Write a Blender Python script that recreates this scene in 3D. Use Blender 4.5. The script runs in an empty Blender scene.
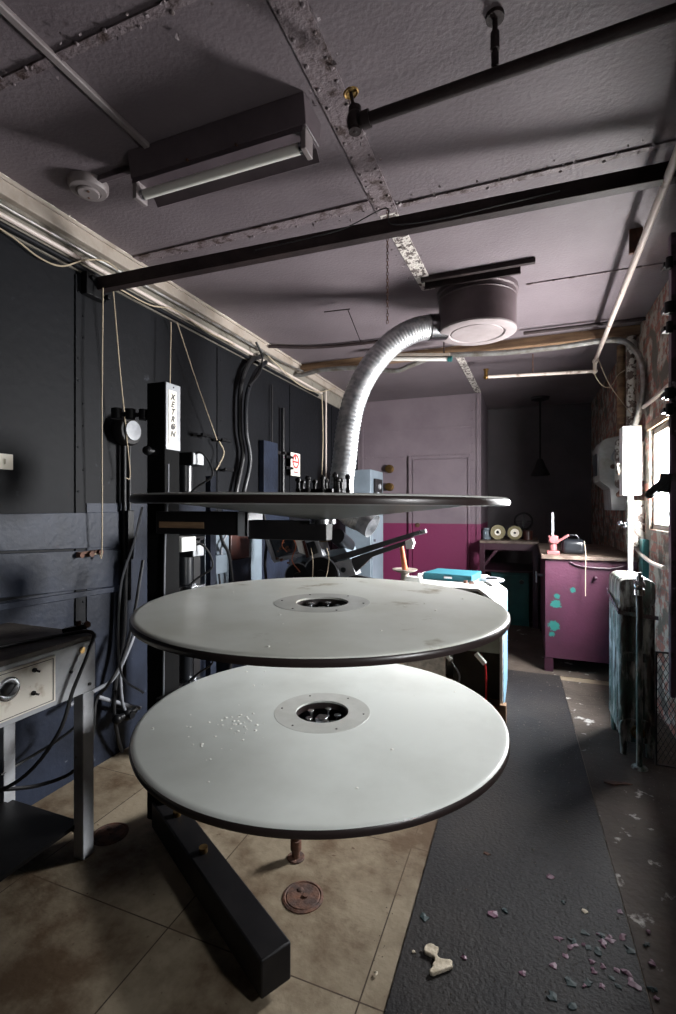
import bpy, bmesh, math, random
from mathutils import Vector, Matrix, noise
random.seed(7)
C = bpy.context.scene.collection
PI = math.pi
# ---------------------------------------------------------------- camera model
F = 485.0; CX, CY = 338.0, 507.0; H = 1.4; YAW = math.radians(21.2)
cs, sn = math.cos(YAW), math.sin(YAW)
def ray(px, py):
    u, v = (px-CX)/F, (CY-py)/F
    return Vector((u*cs - sn, u*sn + cs, v))
def at_t(px, py, t):
    d = ray(px, py)*t; return Vector((d.x, d.y, d.z+H))
def at_X(px, py, X): return at_t(px, py, X/ray(px, py).x)
def at_Y(px, py, Y): return at_t(px, py, Y/ray(px, py).y)
def at_Z(px, py, Z): return at_t(px, py, (Z-H)/ray(px, py).z)

cam_d = bpy.data.cameras.new('camera'); cam = bpy.data.objects.new('camera', cam_d); C.objects.link(cam)
cam.location = (0, 0, H); cam.rotation_euler = (PI/2, 0, YAW)
cam_d.sensor_fit = 'HORIZONTAL'; cam_d.sensor_width = 24; cam_d.lens = 24*F/676; cam_d.clip_start = 0.02
bpy.context.scene.camera = cam

# ---------------------------------------------------------------- materials
def lin(c):
    return tuple((x/12.92 if x <= .04045 else ((x+.055)/1.055)**2.4) for x in [v/255 for v in c])
MATS = {}
def mat(name, col, rough=.6, metal=0, col2=None, scale=6, lo=.4, hi=.62, bump=0, bscale=60, spec=.5, col3=None, scale3=25, lo3=.6, hi3=.66, detail=6, stretch=None):
    """base colour with up to two noise-masked wear colours and a noise bump (colours as 0-255 sRGB)"""
    m = bpy.data.materials.new(name); m.use_nodes = True; nt = m.node_tree; n = nt.nodes; L = nt.links
    b = n['Principled BSDF']; b.inputs['Roughness'].default_value = rough; b.inputs['Metallic'].default_value = metal
    b.inputs['Specular IOR Level'].default_value = spec
    b.inputs['Base Color'].default_value = (*lin(col), 1)
    tc = n.new('ShaderNodeTexCoord'); src = tc.outputs['Object']
    if stretch:
        mp = n.new('ShaderNodeMapping'); mp.inputs['Scale'].default_value = stretch
        L.new(src, mp.inputs['Vector']); src = mp.outputs['Vector']
    cur = None
    def layer(cur, colx, sc, lo, hi, off):
        nz = n.new('ShaderNodeTexNoise'); nz.noise_dimensions = '4D'; nz.inputs['W'].default_value = off
        nz.inputs['Scale'].default_value = sc; nz.inputs['Detail'].default_value = detail; nz.inputs['Roughness'].default_value = .6
        L.new(src, nz.inputs['Vector'])
        mr = n.new('ShaderNodeMapRange'); mr.inputs['From Min'].default_value = lo; mr.inputs['From Max'].default_value = hi
        L.new(nz.outputs['Fac'], mr.inputs['Value'])
        mx = n.new('ShaderNodeMix'); mx.data_type = 'RGBA'
        L.new(mr.outputs['Result'], mx.inputs['Factor'])
        if cur: L.new(cur, mx.inputs['A'])
        else: mx.inputs['A'].default_value = (*lin(col), 1)
        mx.inputs['B'].default_value = (*lin(colx), 1)
        return mx.outputs['Result']
    if col2: cur = layer(None, col2, scale, lo, hi, 1.3)
    if col3: cur = layer(cur, col3, scale3, lo3, hi3, 7.7)
    if cur: L.new(cur, b.inputs['Base Color'])
    if bump:
        nz = n.new('ShaderNodeTexNoise'); nz.inputs['Scale'].default_value = bscale; nz.inputs['Detail'].default_value = 5
        L.new(src, nz.inputs['Vector'])
        bp = n.new('ShaderNodeBump'); bp.inputs['Strength'].default_value = bump; bp.inputs['Distance'].default_value = .01
        L.new(nz.outputs['Fac'], bp.inputs['Height']); L.new(bp.outputs['Normal'], b.inputs['Normal'])
    MATS[name] = m; return m
def N(m): return m.node_tree.nodes
M = {}
M['ceiling'] = mat('mauve_ceiling_paint', (110,101,106), .6, col2=(93,84,89), scale=1.6, lo=.35, hi=.7, bump=.28, bscale=60, col3=(96,70,62), scale3=9, lo3=.71, hi3=.76)
M['seam'] = mat('seam_strap_paint', (114,103,107), .6, col2=(66,52,50), scale=16, lo=.52, hi=.62, bump=.6, bscale=70)
M['peeling'] = mat('peeling_white_paint', (196,190,184), .7, col2=(88,78,76), scale=38, lo=.5, hi=.55, bump=1, bscale=60)
M['blackwall'] = mat('blue_black_wall_paint', (18,19,23), .6, col2=(13,14,17), scale=2.2, lo=.35, hi=.7, bump=.25, bscale=26, col3=(48,50,56), scale3=14, lo3=.67, hi3=.72, spec=.14)
M['bluewall'] = mat('blue_grey_wall_paint', (34,40,54), .5, col2=(22,26,36), scale=3, lo=.4, hi=.65, bump=.25, bscale=30, col3=(78,82,90), scale3=16, lo3=.66, hi3=.7, spec=.2)
M['plaster'] = mat('stained_white_plaster', (122,117,108), .8, col2=(62,56,48), scale=5, lo=.5, hi=.7, bump=.4)
M['trimwood'] = mat('cream_painted_wood', (156,146,136), .55, col2=(118,104,90), scale=4, lo=.5, hi=.7, bump=.2)
M['timber'] = mat('brown_timber', (140,112,84), .7, col2=(98,74,56), scale=6, bump=.3, stretch=(.4,4,4))
M['concrete'] = mat('grey_concrete', (76,67,60), .75, col2=(54,46,40), scale=3, lo=.4, hi=.65, bump=.5, bscale=30, col3=(178,174,168), scale3=9, lo3=.62, hi3=.68, spec=.3)
M['mat'] = mat('dark_rubber_runner', (30,28,29), .6, col2=(44,40,38), scale=2.5, lo=.45, hi=.7, bump=.4, bscale=90, col3=(104,98,92), scale3=22, lo3=.68, hi3=.72, spec=.25)
M['mat2'] = mat('worn_brown_runner', (76,68,62), .6, col2=(56,50,48), scale=3, lo=.45, hi=.7, bump=.4, bscale=60, col3=(120,112,104), scale3=18, lo3=.67, hi3=.72)
M['platter_stained'] = mat('stained_platter_laminate', (220,221,214), .36, col2=(204,204,194), scale=3.4, lo=.40, hi=.66, col3=(140,130,104), scale3=4.6, lo3=.595, hi3=.69, spec=.5)
M['platter'] = mat('platter_deck_laminate', (218,221,216), .34, col2=(196,198,192), scale=2.2, lo=.40, hi=.70, spec=.5, col3=(206,205,198), scale3=14, lo3=.68, hi3=.74)
M['rim'] = mat('dark_platter_rim', (42,34,33), .35, spec=.5)
M['ring'] = mat('worn_hub_ring', (192,192,187), .34, col2=(180,180,174), scale=12)
M['black'] = mat('black_enamel', (15,15,17), .4, bump=.1, spec=.22)
M['blackm'] = mat('matt_black_metal', (22,21,23), .5, col2=(31,29,30), scale=9, spec=.22)
M['rubber'] = mat('black_cable_rubber', (20,20,22), .45)
M['gcable'] = mat('grey_cable', (120,122,128), .45)
M['cord'] = mat('cotton_pull_cord', (168,154,132), .8)
M['steel'] = mat('bright_steel', (176,178,182), .25, metal=1)
M['galv'] = mat('galvanised_duct', (206,206,208), .48, metal=.85, col2=(160,164,168), scale=20)
M['greymetal'] = mat('light_grey_metal', (150,153,158), .4, col2=(120,122,127), scale=7, lo=.5, hi=.7)
M['deskgrey'] = mat('worn_desk_enamel', (168,170,174), .45, col2=(134,134,136), scale=5, lo=.45, hi=.65, col3=(92,72,54), scale3=16, lo3=.66, hi3=.7, bump=.1)
M['desktop'] = mat('dirty_desk_top', (86,80,74), .6, col2=(56,48,44), scale=6, lo=.4, hi=.6, bump=.3, col3=(130,124,118), scale3=20, lo3=.66, hi3=.7)
M['creampanel'] = mat('stained_cream_panel', (232,226,214), .5, col2=(166,142,112), scale=9, lo=.6, hi=.72)
M['white'] = mat('white_enamel', (226,226,222), .4, col2=(190,186,176), scale=8, lo=.6, hi=.75)
M['flakewhite'] = mat('flaking_white_enamel', (170,168,160), .55, col2=(66,52,44), scale=22, lo=.50, hi=.55, bump=.4)
M['meter'] = mat('dull_meter_enamel', (150,150,148), .45, col2=(120,116,110), scale=6)
M['paleblue'] = mat('pale_blue_lit_side', (120,160,186), .4)
M['dustwhite'] = mat('white_plaster_dust', (246,244,238), .9)
M['paper'] = mat('cream_label', (238,232,218), .6)
M['ink'] = mat('dark_lettering', (40,34,34), .6)
M['red'] = mat('red_print', (200,40,44), .6)
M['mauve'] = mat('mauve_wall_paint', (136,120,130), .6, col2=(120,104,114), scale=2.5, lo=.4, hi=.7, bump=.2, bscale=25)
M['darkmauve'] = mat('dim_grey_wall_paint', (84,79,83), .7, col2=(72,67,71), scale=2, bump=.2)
M['plum'] = mat('plum_enamel', (54,23,38), .4, col2=(42,18,30), scale=4, lo=.4, hi=.7, bump=.15, col3=(150,100,120), scale3=30, lo3=.72, hi3=.76)
M['pipebrown'] = mat('dark_painted_pipe', (36,28,29), .6, col2=(48,38,38), scale=12, bump=.2, spec=.25)
M['pipecream'] = mat('cream_painted_pipe', (196,184,176), .45, col2=(140,122,112), scale=14, lo=.58, hi=.68)
M['conduit'] = mat('grey_steel_conduit', (142,142,140), .4, metal=.6, col2=(110,104,96), scale=14)
M['brass'] = mat('old_brass', (140,112,66), .35, metal=.9, col2=(110,84,50), scale=20)
M['drum'] = mat('shaded_mauve_vent_paint', (84,72,76), .45, col2=(70,58,61), scale=5)  # vent side darker than its face: shade put into the colour
M['drumface'] = mat('pale_vent_paint', (134,126,127), .5, col2=(116,107,108), scale=6)
M['fixture'] = mat('mauve_fixture_paint', (88,78,83), .45, col2=(74,65,70), scale=6)
M['tube'] = mat('opal_fluorescent_glass', (214,212,206), .15)
M['teal'] = mat('teal_enamel', (24,84,84), .45, col2=(20,66,68), scale=5)
M['tealbook'] = mat('teal_cloth', (30,98,112), .7)
M['copper'] = mat('brown_wood_spindle', (176,98,60), .4, col2=(140,72,44), scale=20)
M['yellow'] = mat('yellow_plastic', (112,100,54), .5)
M['pink'] = mat('pink_red_enamel', (128,78,78), .5, col2=(120,60,64), scale=20)
M['armgrey'] = mat('dark_grey_arm_paint', (60,60,63), .45, col2=(48,48,50), scale=9)
M['column'] = mat('matt_black_column', (13,13,14), .75, spec=.08)
M['rust'] = mat('rusty_iron', (96,62,44), .8, col2=(60,42,36), scale=18, bump=.5)
M['redbrown'] = mat('red_brown_lacquer', (66,32,24), .4, col2=(44,22,18), scale=10)
M['leather'] = mat('black_vinyl', (22,24,28), .3)
M['radiator'] = mat('peeling_green_radiator_paint', (74,98,88), .5, col2=(60,46,40), scale=5, lo=.42, hi=.58, col3=(176,178,172), scale3=7, lo3=.5, hi3=.62, bump=.6, bscale=40, stretch=(3,3,.7))
M['shutter'] = mat('purple_shutter_paint', (88,66,84), .45, col2=(48,34,42), scale=7, lo=.5, hi=.56, col3=(170,160,172), scale3=5, lo3=.64, hi3=.67, bump=.4)
M['cabinetblue'] = mat('pale_blue_grey_enamel', (112,123,132), .4, col2=(96,106,115), scale=3)
M['worktop'] = mat('worn_wood_worktop', (104,90,80), .55, col2=(70,55,47), scale=7, lo=.45, hi=.6)
M['olive'] = mat('olive_grey_enamel', (140,144,132), .45, col2=(120,122,110), scale=5)
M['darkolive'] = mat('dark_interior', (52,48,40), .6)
M['flakeplum'] = mat('plum_paint_flake', (112,78,96), .5)
M['flakedark'] = mat('dark_green_flake', (34,52,54), .6)
M['plasterchip'] = mat('plaster_chunk', (214,202,182), .85, col2=(170,156,134), scale=60, bump=.5)
M['dust'] = mat('dust_and_grit', (104,96,88), .9)
M['mesh'] = mat('black_wire_mesh', (26,24,26), .5)

# window pane: thin clear glass
g = bpy.data.materials.new('window_glass'); g.use_nodes = True; nt = g.node_tree; nt.nodes.clear()
o_ = nt.nodes.new('ShaderNodeOutputMaterial'); mx_ = nt.nodes.new('ShaderNodeMixShader'); tr_ = nt.nodes.new('ShaderNodeBsdfTransparent'); gl_ = nt.nodes.new('ShaderNodeBsdfGlossy')
gl_.inputs['Roughness'].default_value = .05; mx_.inputs[0].default_value = .06
nt.links.new(tr_.outputs[0], mx_.inputs[1]); nt.links.new(gl_.outputs[0], mx_.inputs[2]); nt.links.new(mx_.outputs[0], o_.inputs[0]); M['glass'] = g

# brick wall with peeling paint
def brick_mat():
    m = bpy.data.materials.new('peeling_brick_wall'); m.use_nodes = True; nt = m.node_tree; n = nt.nodes; L = nt.links; b = n['Principled BSDF']; b.inputs['Roughness'].default_value = .75
    tc = n.new('ShaderNodeTexCoord'); mp = n.new('ShaderNodeMapping'); sx = n.new('ShaderNodeSeparateXYZ'); cb = n.new('ShaderNodeCombineXYZ')
    L.new(tc.outputs['Object'], sx.inputs[0]); L.new(sx.outputs['Y'], cb.inputs['X']); L.new(sx.outputs['Z'], cb.inputs['Y'])
    br = n.new('ShaderNodeTexBrick'); L.new(cb.outputs[0], br.inputs['Vector'])
    br.inputs['Scale'].default_value = 1; br.inputs['Brick Width'].default_value = .21; br.inputs['Row Height'].default_value = .072; br.inputs['Mortar Size'].default_value = .006
    br.inputs['Color1'].default_value = (*lin((150,92,76)), 1); br.inputs['Color2'].default_value = (*lin((120,72,62)), 1); br.inputs['Mortar'].default_value = (*lin((104,98,90)), 1)
    nz = n.new('ShaderNodeTexNoise'); nz.inputs['Scale'].default_value = 9; nz.inputs['Detail'].default_value = 8; nz.inputs['Roughness'].default_value = .7; L.new(tc.outputs['Object'], nz.inputs['Vector'])
    cr = n.new('ShaderNodeValToRGB'); cr.color_ramp.elements[0].position = .48; cr.color_ramp.elements[1].position = .54; L.new(nz.outputs['Fac'], cr.inputs[0])
    mx = n.new('ShaderNodeMix'); mx.data_type = 'RGBA'; L.new(cr.outputs[0], mx.inputs['Factor']); L.new(br.outputs['Color'], mx.inputs['A']); mx.inputs['B'].default_value = (*lin((160,154,142)), 1)
    nz2 = n.new('ShaderNodeTexNoise'); nz2.inputs['Scale'].default_value = 5; nz2.inputs['Detail'].default_value = 8; L.new(tc.outputs['Object'], nz2.inputs['Vector'])
    cr2 = n.new('ShaderNodeValToRGB'); cr2.color_ramp.elements[0].position = .53; cr2.color_ramp.elements[1].position = .6; L.new(nz2.outputs['Fac'], cr2.inputs[0])
    mx2 = n.new('ShaderNodeMix'); mx2.data_type = 'RGBA'; L.new(cr2.outputs[0], mx2.inputs['Factor']); L.new(mx.outputs['Result'], mx2.inputs['A']); mx2.inputs['B'].default_value = (*lin((84,78,68)), 1)
    L.new(mx2.outputs['Result'], b.inputs['Base Color'])
    bp = n.new('ShaderNodeBump'); bp.inputs['Strength'].default_value = .9; bp.inputs['Distance'].default_value = .012
    ad = n.new('ShaderNodeMath'); ad.operation = 'SUBTRACT'; L.new(nz.outputs['Fac'], ad.inputs[0]); L.new(br.outputs['Fac'], ad.inputs[1]); L.new(ad.outputs[0], bp.inputs['Height']); L.new(bp.outputs['Normal'], b.inputs['Normal'])
    return m
M['brick'] = brick_mat()
# floor: worn square tiles with seams and stains
def floor_mat():
    m = bpy.data.materials.new('worn_tan_tile_floor'); m.use_nodes = True; nt = m.node_tree; n = nt.nodes; L = nt.links; b = n['Principled BSDF']; b.inputs['Roughness'].default_value = .62; b.inputs['Specular IOR Level'].default_value = .2
    tc = n.new('ShaderNodeTexCoord'); mp = n.new('ShaderNodeMapping'); mp.inputs['Location'].default_value = (.57, -1.82, 0); L.new(tc.outputs['Object'], mp.inputs[0])
    br = n.new('ShaderNodeTexBrick'); br.offset = 0; L.new(mp.outputs[0], br.inputs['Vector']); br.inputs['Scale'].default_value = 1
    br.inputs['Brick Width'].default_value = .67; br.inputs['Row Height'].default_value = .67; br.inputs['Mortar Size'].default_value = .0025
    br.inputs['Color1'].default_value = (*lin((140,128,109)), 1); br.inputs['Color2'].default_value = (*lin((126,114,96)), 1); br.inputs['Mortar'].default_value = (*lin((60,50,42)), 1)
    nz = n.new('ShaderNodeTexNoise'); nz.inputs['Scale'].default_value = 2.6; nz.inputs['Detail'].default_value = 9; nz.inputs['Roughness'].default_value = .65; L.new(tc.outputs['Object'], nz.inputs['Vector'])
    cr = n.new('ShaderNodeValToRGB'); cr.color_ramp.elements[0].position = .42; cr.color_ramp.elements[1].position = .60; L.new(nz.outputs['Fac'], cr.inputs[0])
    mx = n.new('ShaderNodeMix'); mx.data_type = 'RGBA'; L.new(cr.outputs[0], mx.inputs['Factor']); L.new(br.outputs['Color'], mx.inputs['A']); mx.inputs['B'].default_value = (*lin((86,70,54)), 1)
    vz = n.new('ShaderNodeTexNoise'); vz.inputs['Scale'].default_value = 30; vz.inputs['Detail'].default_value = 6; L.new(tc.outputs['Object'], vz.inputs['Vector'])
    c2 = n.new('ShaderNodeValToRGB'); c2.color_ramp.elements[0].position = .67; c2.color_ramp.elements[1].position = .73; L.new(vz.outputs['Fac'], c2.inputs[0])
    m2 = n.new('ShaderNodeMix'); m2.data_type = 'RGBA'; L.new(c2.outputs[0], m2.inputs['Factor']); L.new(mx.outputs['Result'], m2.inputs['A']); m2.inputs['B'].default_value = (*lin((84,66,52)), 1)
    L.new(m2.outputs['Result'], b.inputs['Base Color'])
    bp = n.new('ShaderNodeBump'); bp.inputs['Strength'].default_value = .3; bp.inputs['Distance'].default_value = .01; L.new(vz.outputs['Fac'], bp.inputs['Height']); L.new(bp.outputs['Normal'], b.inputs['Normal'])
    return m
M['floor'] = floor_mat()
# plum cabinet with teal showing through in a few chips
def chipped_plum():
    m = mat('chipped_plum_enamel', (62,27,45), .45, col2=(48,21,34), scale=4, lo=.4, hi=.7, bump=.15); n = N(m); L = m.node_tree.links; b = n['Principled BSDF']
    cur = b.inputs['Base Color'].links[0].from_socket
    ge = n.new('ShaderNodeNewGeometry')
    tot = None
    for (p, r) in CHIPS:
        d = n.new('ShaderNodeVectorMath'); d.operation = 'DISTANCE'; L.new(ge.outputs['Position'], d.inputs[0]); d.inputs[1].default_value = p
        nz = n.new('ShaderNodeTexNoise'); nz.inputs['Scale'].default_value = 45; nz.inputs['Detail'].default_value = 8; L.new(ge.outputs['Position'], nz.inputs['Vector'])
        mu = n.new('ShaderNodeMath'); mu.operation = 'MULTIPLY'; L.new(nz.outputs['Fac'], mu.inputs[0]); mu.inputs[1].default_value = 1.55*r
        lt = n.new('ShaderNodeMath'); lt.operation = 'LESS_THAN'; L.new(d.outputs['Value'], lt.inputs[0]); L.new(mu.outputs[0], lt.inputs[1])
        if tot:
            mm = n.new('ShaderNodeMath'); mm.operation = 'MAXIMUM'; L.new(tot, mm.inputs[0]); L.new(lt.outputs[0], mm.inputs[1]); tot = mm.outputs[0]
        else: tot = lt.outputs[0]
    mx = n.new('ShaderNodeMix'); mx.data_type = 'RGBA'; L.new(tot, mx.inputs['Factor']); L.new(cur, mx.inputs['A']); mx.inputs['B'].default_value = (*lin((26,84,78)), 1)
    L.new(mx.outputs['Result'], b.inputs['Base Color']); return m
CHIPS = [(tuple(at_Y(px, py, 4.49)), r) for px, py, r in ((556,604,.05),(554,626,.055),(557,596,.03),(573,590,.028),(552,634,.03))]
M['plumchip'] = chipped_plum()
# back wall: plum dado below a mauve wall (two paints meeting at 1.19 m)
def two_tone():
    m = mat('two_tone_wall_paint', (120,108,115), .5, col2=(106,94,102), scale=2.5, lo=.4, hi=.7, bump=.2, bscale=25); n = N(m); L = m.node_tree.links; b = n['Principled BSDF']
    cur = b.inputs['Base Color'].links[0].from_socket
    ge = n.new('ShaderNodeNewGeometry'); sx = n.new('ShaderNodeSeparateXYZ'); L.new(ge.outputs['Position'], sx.inputs[0])
    lt = n.new('ShaderNodeMath'); lt.operation = 'LESS_THAN'; L.new(sx.outputs['Z'], lt.inputs[0]); lt.inputs[1].default_value = 1.185
    mx = n.new('ShaderNodeMix'); mx.data_type = 'RGBA'; L.new(lt.outputs[0], mx.inputs['Factor']); L.new(cur, mx.inputs['A']); mx.inputs['B'].default_value = (*lin((112,38,76)), 1)
    L.new(mx.outputs['Result'], b.inputs['Base Color']); return m
M['twotone'] = two_tone()

# ---------------------------------------------------------------- mesh builder
def wl(o):
    v = Vector((0,0,0))
    while o: v += Vector(o.location); o = o.parent
    return v
def tagp(o, label=None, cat=None, group=None, kind=None):
    if label: o['label'] = label
    if cat: o['category'] = cat
    if group: o['group'] = group
    if kind: o['kind'] = kind
    return o
def empty(name, loc, label, cat, group=None):
    o = bpy.data.objects.new(name, None); o.location = loc; o.empty_display_size = .1; C.objects.link(o); return tagp(o, label, cat, group)
class MB:
    def __init__(s): s.bm = bmesh.new()
    def box(s, x0, x1, y0, y1, z0, z1, M4=None):
        r = bmesh.ops.create_cube(s.bm, size=1)['verts']
        T = Matrix.Translation(((x0+x1)/2, (y0+y1)/2, (z0+z1)/2)) @ Matrix.Diagonal((abs(x1-x0), abs(y1-y0), abs(z1-z0), 1))
        bmesh.ops.transform(s.bm, matrix=(M4 @ T) if M4 else T, verts=r); return s
    def obox(s, c, size, rot=(0,0,0)):
        from mathutils import Euler
        return s.box(-size[0]/2, size[0]/2, -size[1]/2, size[1]/2, -size[2]/2, size[2]/2, Matrix.Translation(c) @ Euler(rot).to_matrix().to_4x4())
    def bar(s, a, b, w, h, up=(0,0,1)):
        a, b = Vector(a), Vector(b); d = b-a; x = d.normalized(); y = Vector(up).cross(x)
        if y.length < 1e-4: y = Vector((0,1,0)).cross(x)
        y.normalize(); z = x.cross(y); R = Matrix((x, y, z)).transposed().to_4x4()
        return s.box(-d.length/2, d.length/2, -w/2, w/2, -h/2, h/2, Matrix.Translation((a+b)/2) @ R)
    def cyl(s, a, b, r, r2=None, seg=20):
        a, b = Vector(a), Vector(b); d = b-a
        v = bmesh.ops.create_cone(s.bm, cap_ends=True, segments=seg, radius1=r, radius2=r if r2 is None else r2, depth=d.length)['verts']
        q = Vector((0,0,1)).rotation_difference(d).to_matrix().to_4x4()
        bmesh.ops.transform(s.bm, matrix=Matrix.Translation((a+b)/2) @ q, verts=v); return s
    def sph(s, c, r, sc=(1,1,1), seg=16):
        v = bmesh.ops.create_uvsphere(s.bm, u_segments=seg, v_segments=max(6, seg//2), radius=r)['verts']
        bmesh.ops.transform(s.bm, matrix=Matrix.Translation(c) @ Matrix.Diagonal((*sc, 1)), verts=v); return s
    def lathe(s, prof, c=(0,0,0), axis=(0,0,1), seg=48, closed=True):
        q = Vector((0,0,1)).rotation_difference(Vector(axis)).to_matrix().to_4x4(); T = Matrix.Translation(c) @ q
        rings = []
        for (r, z) in prof:
            if r < 1e-6: rings.append([s.bm.verts.new(T @ Vector((0,0,z)))])
            else: rings.append([s.bm.verts.new(T @ Vector((r*math.cos(2*PI*i/seg), r*math.sin(2*PI*i/seg), z))) for i in range(seg)])
        pairs = list(zip(rings, rings[1:])) + ([(rings[-1], rings[0])] if closed else [])
        for A, B in pairs:
            for i in range(seg):
                j = (i+1) % seg
                f = [A[i % len(A)], A[j % len(A)], B[j % len(B)], B[i % len(B)]]
                u = []
                for v in f:
                    if v not in u: u.append(v)
                if len(u) > 2: s.bm.faces.new(u)
        return s
    def tube(s, pts, r, seg=10, smooth=6, rf=None):
        P = [Vector(p) for p in pts]
        if smooth and len(P) > 2:
            Q = []
            E = [2*P[0]-P[1]] + P + [2*P[-1]-P[-2]]
            for i in range(1, len(E)-2):
                for k in range(smooth):
                    t = k/smooth; a, b, c, d = E[i-1], E[i], E[i+1], E[i+2]
                    Q.append(.5*((2*b)+(c-a)*t+(2*a-5*b+4*c-d)*t*t+(3*b-a-3*c+d)*t**3))
            Q.append(P[-1]); P = Q
        n = len(P); prev = None; rings = []
        for i, p in enumerate(P):
            t = (P[min(i+1, n-1)] - P[max(i-1, 0)]).normalized()
            if prev is None:
                a = Vector((0,0,1)) if abs(t.z) < .9 else Vector((1,0,0)); u = t.cross(a).normalized()
            else:
                u = (prev - t*prev.dot(t)).normalized()
            prev = u; v = t.cross(u); rr = rf(i/(n-1)) if rf else r
            rings.append([s.bm.verts.new(p + rr*(u*math.cos(2*PI*k/seg) + v*math.sin(2*PI*k/seg))) for k in range(seg)])
        for A, B in zip(rings, rings[1:]):
            for k in range(seg): s.bm.faces.new((A[k], A[(k+1) % seg], B[(k+1) % seg], B[k]))
        s.bm.faces.new(rings[0]); s.bm.faces.new(rings[-1][::-1]); return s
    def prism(s, pts, vec):
        vec = Vector(vec); A = [s.bm.verts.new(Vector(p)) for p in pts]; B = [s.bm.verts.new(Vector(p)+vec) for p in pts]; n = len(A)
        s.bm.faces.new(A); s.bm.faces.new(B[::-1])
        for i in range(n): s.bm.faces.new((A[i], B[i], B[(i+1) % n], A[(i+1) % n]))
        return s
    def slab(s, pix, Y0, dY): return s.prism([at_Y(x, y, Y0) for x, y in pix], (0, dY, 0))
    def slabX(s, pix, X0, dX): return s.prism([at_X(x, y, X0) for x, y in pix], (dX, 0, 0))
    def build(s, name, m, parent=None, bevel=0, smooth=True, bseg=2, sharp=35):
        bm = s.bm; bmesh.ops.recalc_face_normals(bm, faces=bm.faces)
        me = bpy.data.meshes.new(name)
        if parent is not None: off = wl(parent)
        else:
            xs = [v.co for v in bm.verts]
            off = Vector(((min(v.x for v in xs)+max(v.x for v in xs))/2, (min(v.y for v in xs)+max(v.y for v in xs))/2, min(v.z for v in xs)))
        bmesh.ops.translate(bm, verts=bm.verts, vec=-off)
        bm.to_mesh(me); bm.free()
        if isinstance(m, str): m = M[m]
        me.materials.append(m)
        if smooth:
            for p in me.polygons: p.use_smooth = True
            me.set_sharp_from_angle(angle=math.radians(sharp))
        o = bpy.data.objects.new(name, me); C.objects.link(o)
        if parent is not None: o.parent = parent
        else: o.location = off
        if bevel:
            b = o.modifiers.new('bevel', 'BEVEL'); b.width = bevel; b.segments = bseg; b.limit_method = 'ANGLE'
        return o
def struct(name, mb, m, parent=None, **k):
    o = mb.build(name, m, parent, **k)
    if parent is None: o['kind'] = 'structure'
    return o
def thing(name, mb, m, label, cat, group=None, **k): return tagp(mb.build(name, m, None, **k), label, cat, group)
def copy_tree(o, parent=None):
    c = o.copy(); C.objects.link(c); c.parent = parent
    for ch in list(o.children): copy_tree(ch, c)
    return c

XL, XR, ZC = -2.17, .84, H+1.44        # left wall, right wall, ceiling
YB, YR, YN = 6.35, 7.5, -.5           # back wall, recess wall, wall behind the camera
# ---------------------------------------------------------------- the room
struct('floor', MB().box(XL-.1, XR+.35, YN-.1, YR+.1, -.1, 0), 'floor')
struct('ceiling', MB().box(XL-.1, XR+.35, YN-.1, YR+.1, ZC, ZC+.1), 'ceiling')
struct('wall_left', MB().box(XL-.1, XL, YN-.1, YB, 0, ZC), 'blackwall')
struct('wall_back', MB().box(XL-.1, -.53, YB, YB+.08, 0, ZC), 'twotone')
struct('wall_return', MB().box(-.60, -.53, YB+.08, YR, 0, ZC), 'twotone')
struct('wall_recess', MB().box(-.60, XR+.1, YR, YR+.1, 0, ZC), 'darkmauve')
struct('wall_near', MB().box(XL-.1, XR+.35, YN-.1, YN, 0, ZC), 'black')  # unseen wall, set close behind the camera and black to cut bounced light
# right wall with two window openings
W = [(.62, .86, H-.14, H+.14), (3.30, 4.13, H-.16, H+.56)]
wr = MB(); T = .07
ys = [YN-.1, W[0][0], W[0][1], W[1][0], W[1][1], YR+.1]
for i in (0, 2, 4): wr.box(XR, XR+T, ys[i], ys[i+1], 0, ZC)
for (a, b, z0, z1) in W: wr.box(XR, XR+T, a, b, 0, z0); wr.box(XR, XR+T, a, b, z1, ZC)
struct('wall_right', wr, 'brick', smooth=False)
for k, (a, b, z0, z1) in enumerate(W):
    fr = MB(); xf = XR+.022
    fr.box(xf, xf+.022, a, a+.04, z0, z1).box(xf, xf+.022, b-.04, b, z0, z1).box(xf, xf+.022, a, b, z0, z0+.04).box(xf, xf+.022, a, b, z1-.04, z1)
    w_ = struct('window_%d' % (k+1), fr, 'trimwood', bevel=.003)
    MB().box(xf+.009, xf+.013, a+.04, b-.04, z0+.04, z1-.04).build('window_pane', 'glass', w_, smooth=False)
struct('trim_1', MB().box(XR-.012, XR+.02, W[1][0]-.05, W[1][1]+.06, W[1][3], W[1][3]+.05), 'timber', bevel=.004)   # lintel over the far window
# floor coverings
struct('trim_2', MB().prism([(-.36,.0,.001),(.36,.0,.001),(.26,4.4,.001),(-.37,4.4,.001)], (0,0,.006)), 'mat')
struct('trim_18', MB().box(-.52, XR, 4.41, YR, .0, .003), 'concrete')
struct('trim_3', MB().prism([(.365,.0,.001),(XR,.0,.001),(XR,4.3,.001),(.265,4.3,.001)], (0,0,.003)), 'concrete')
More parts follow.
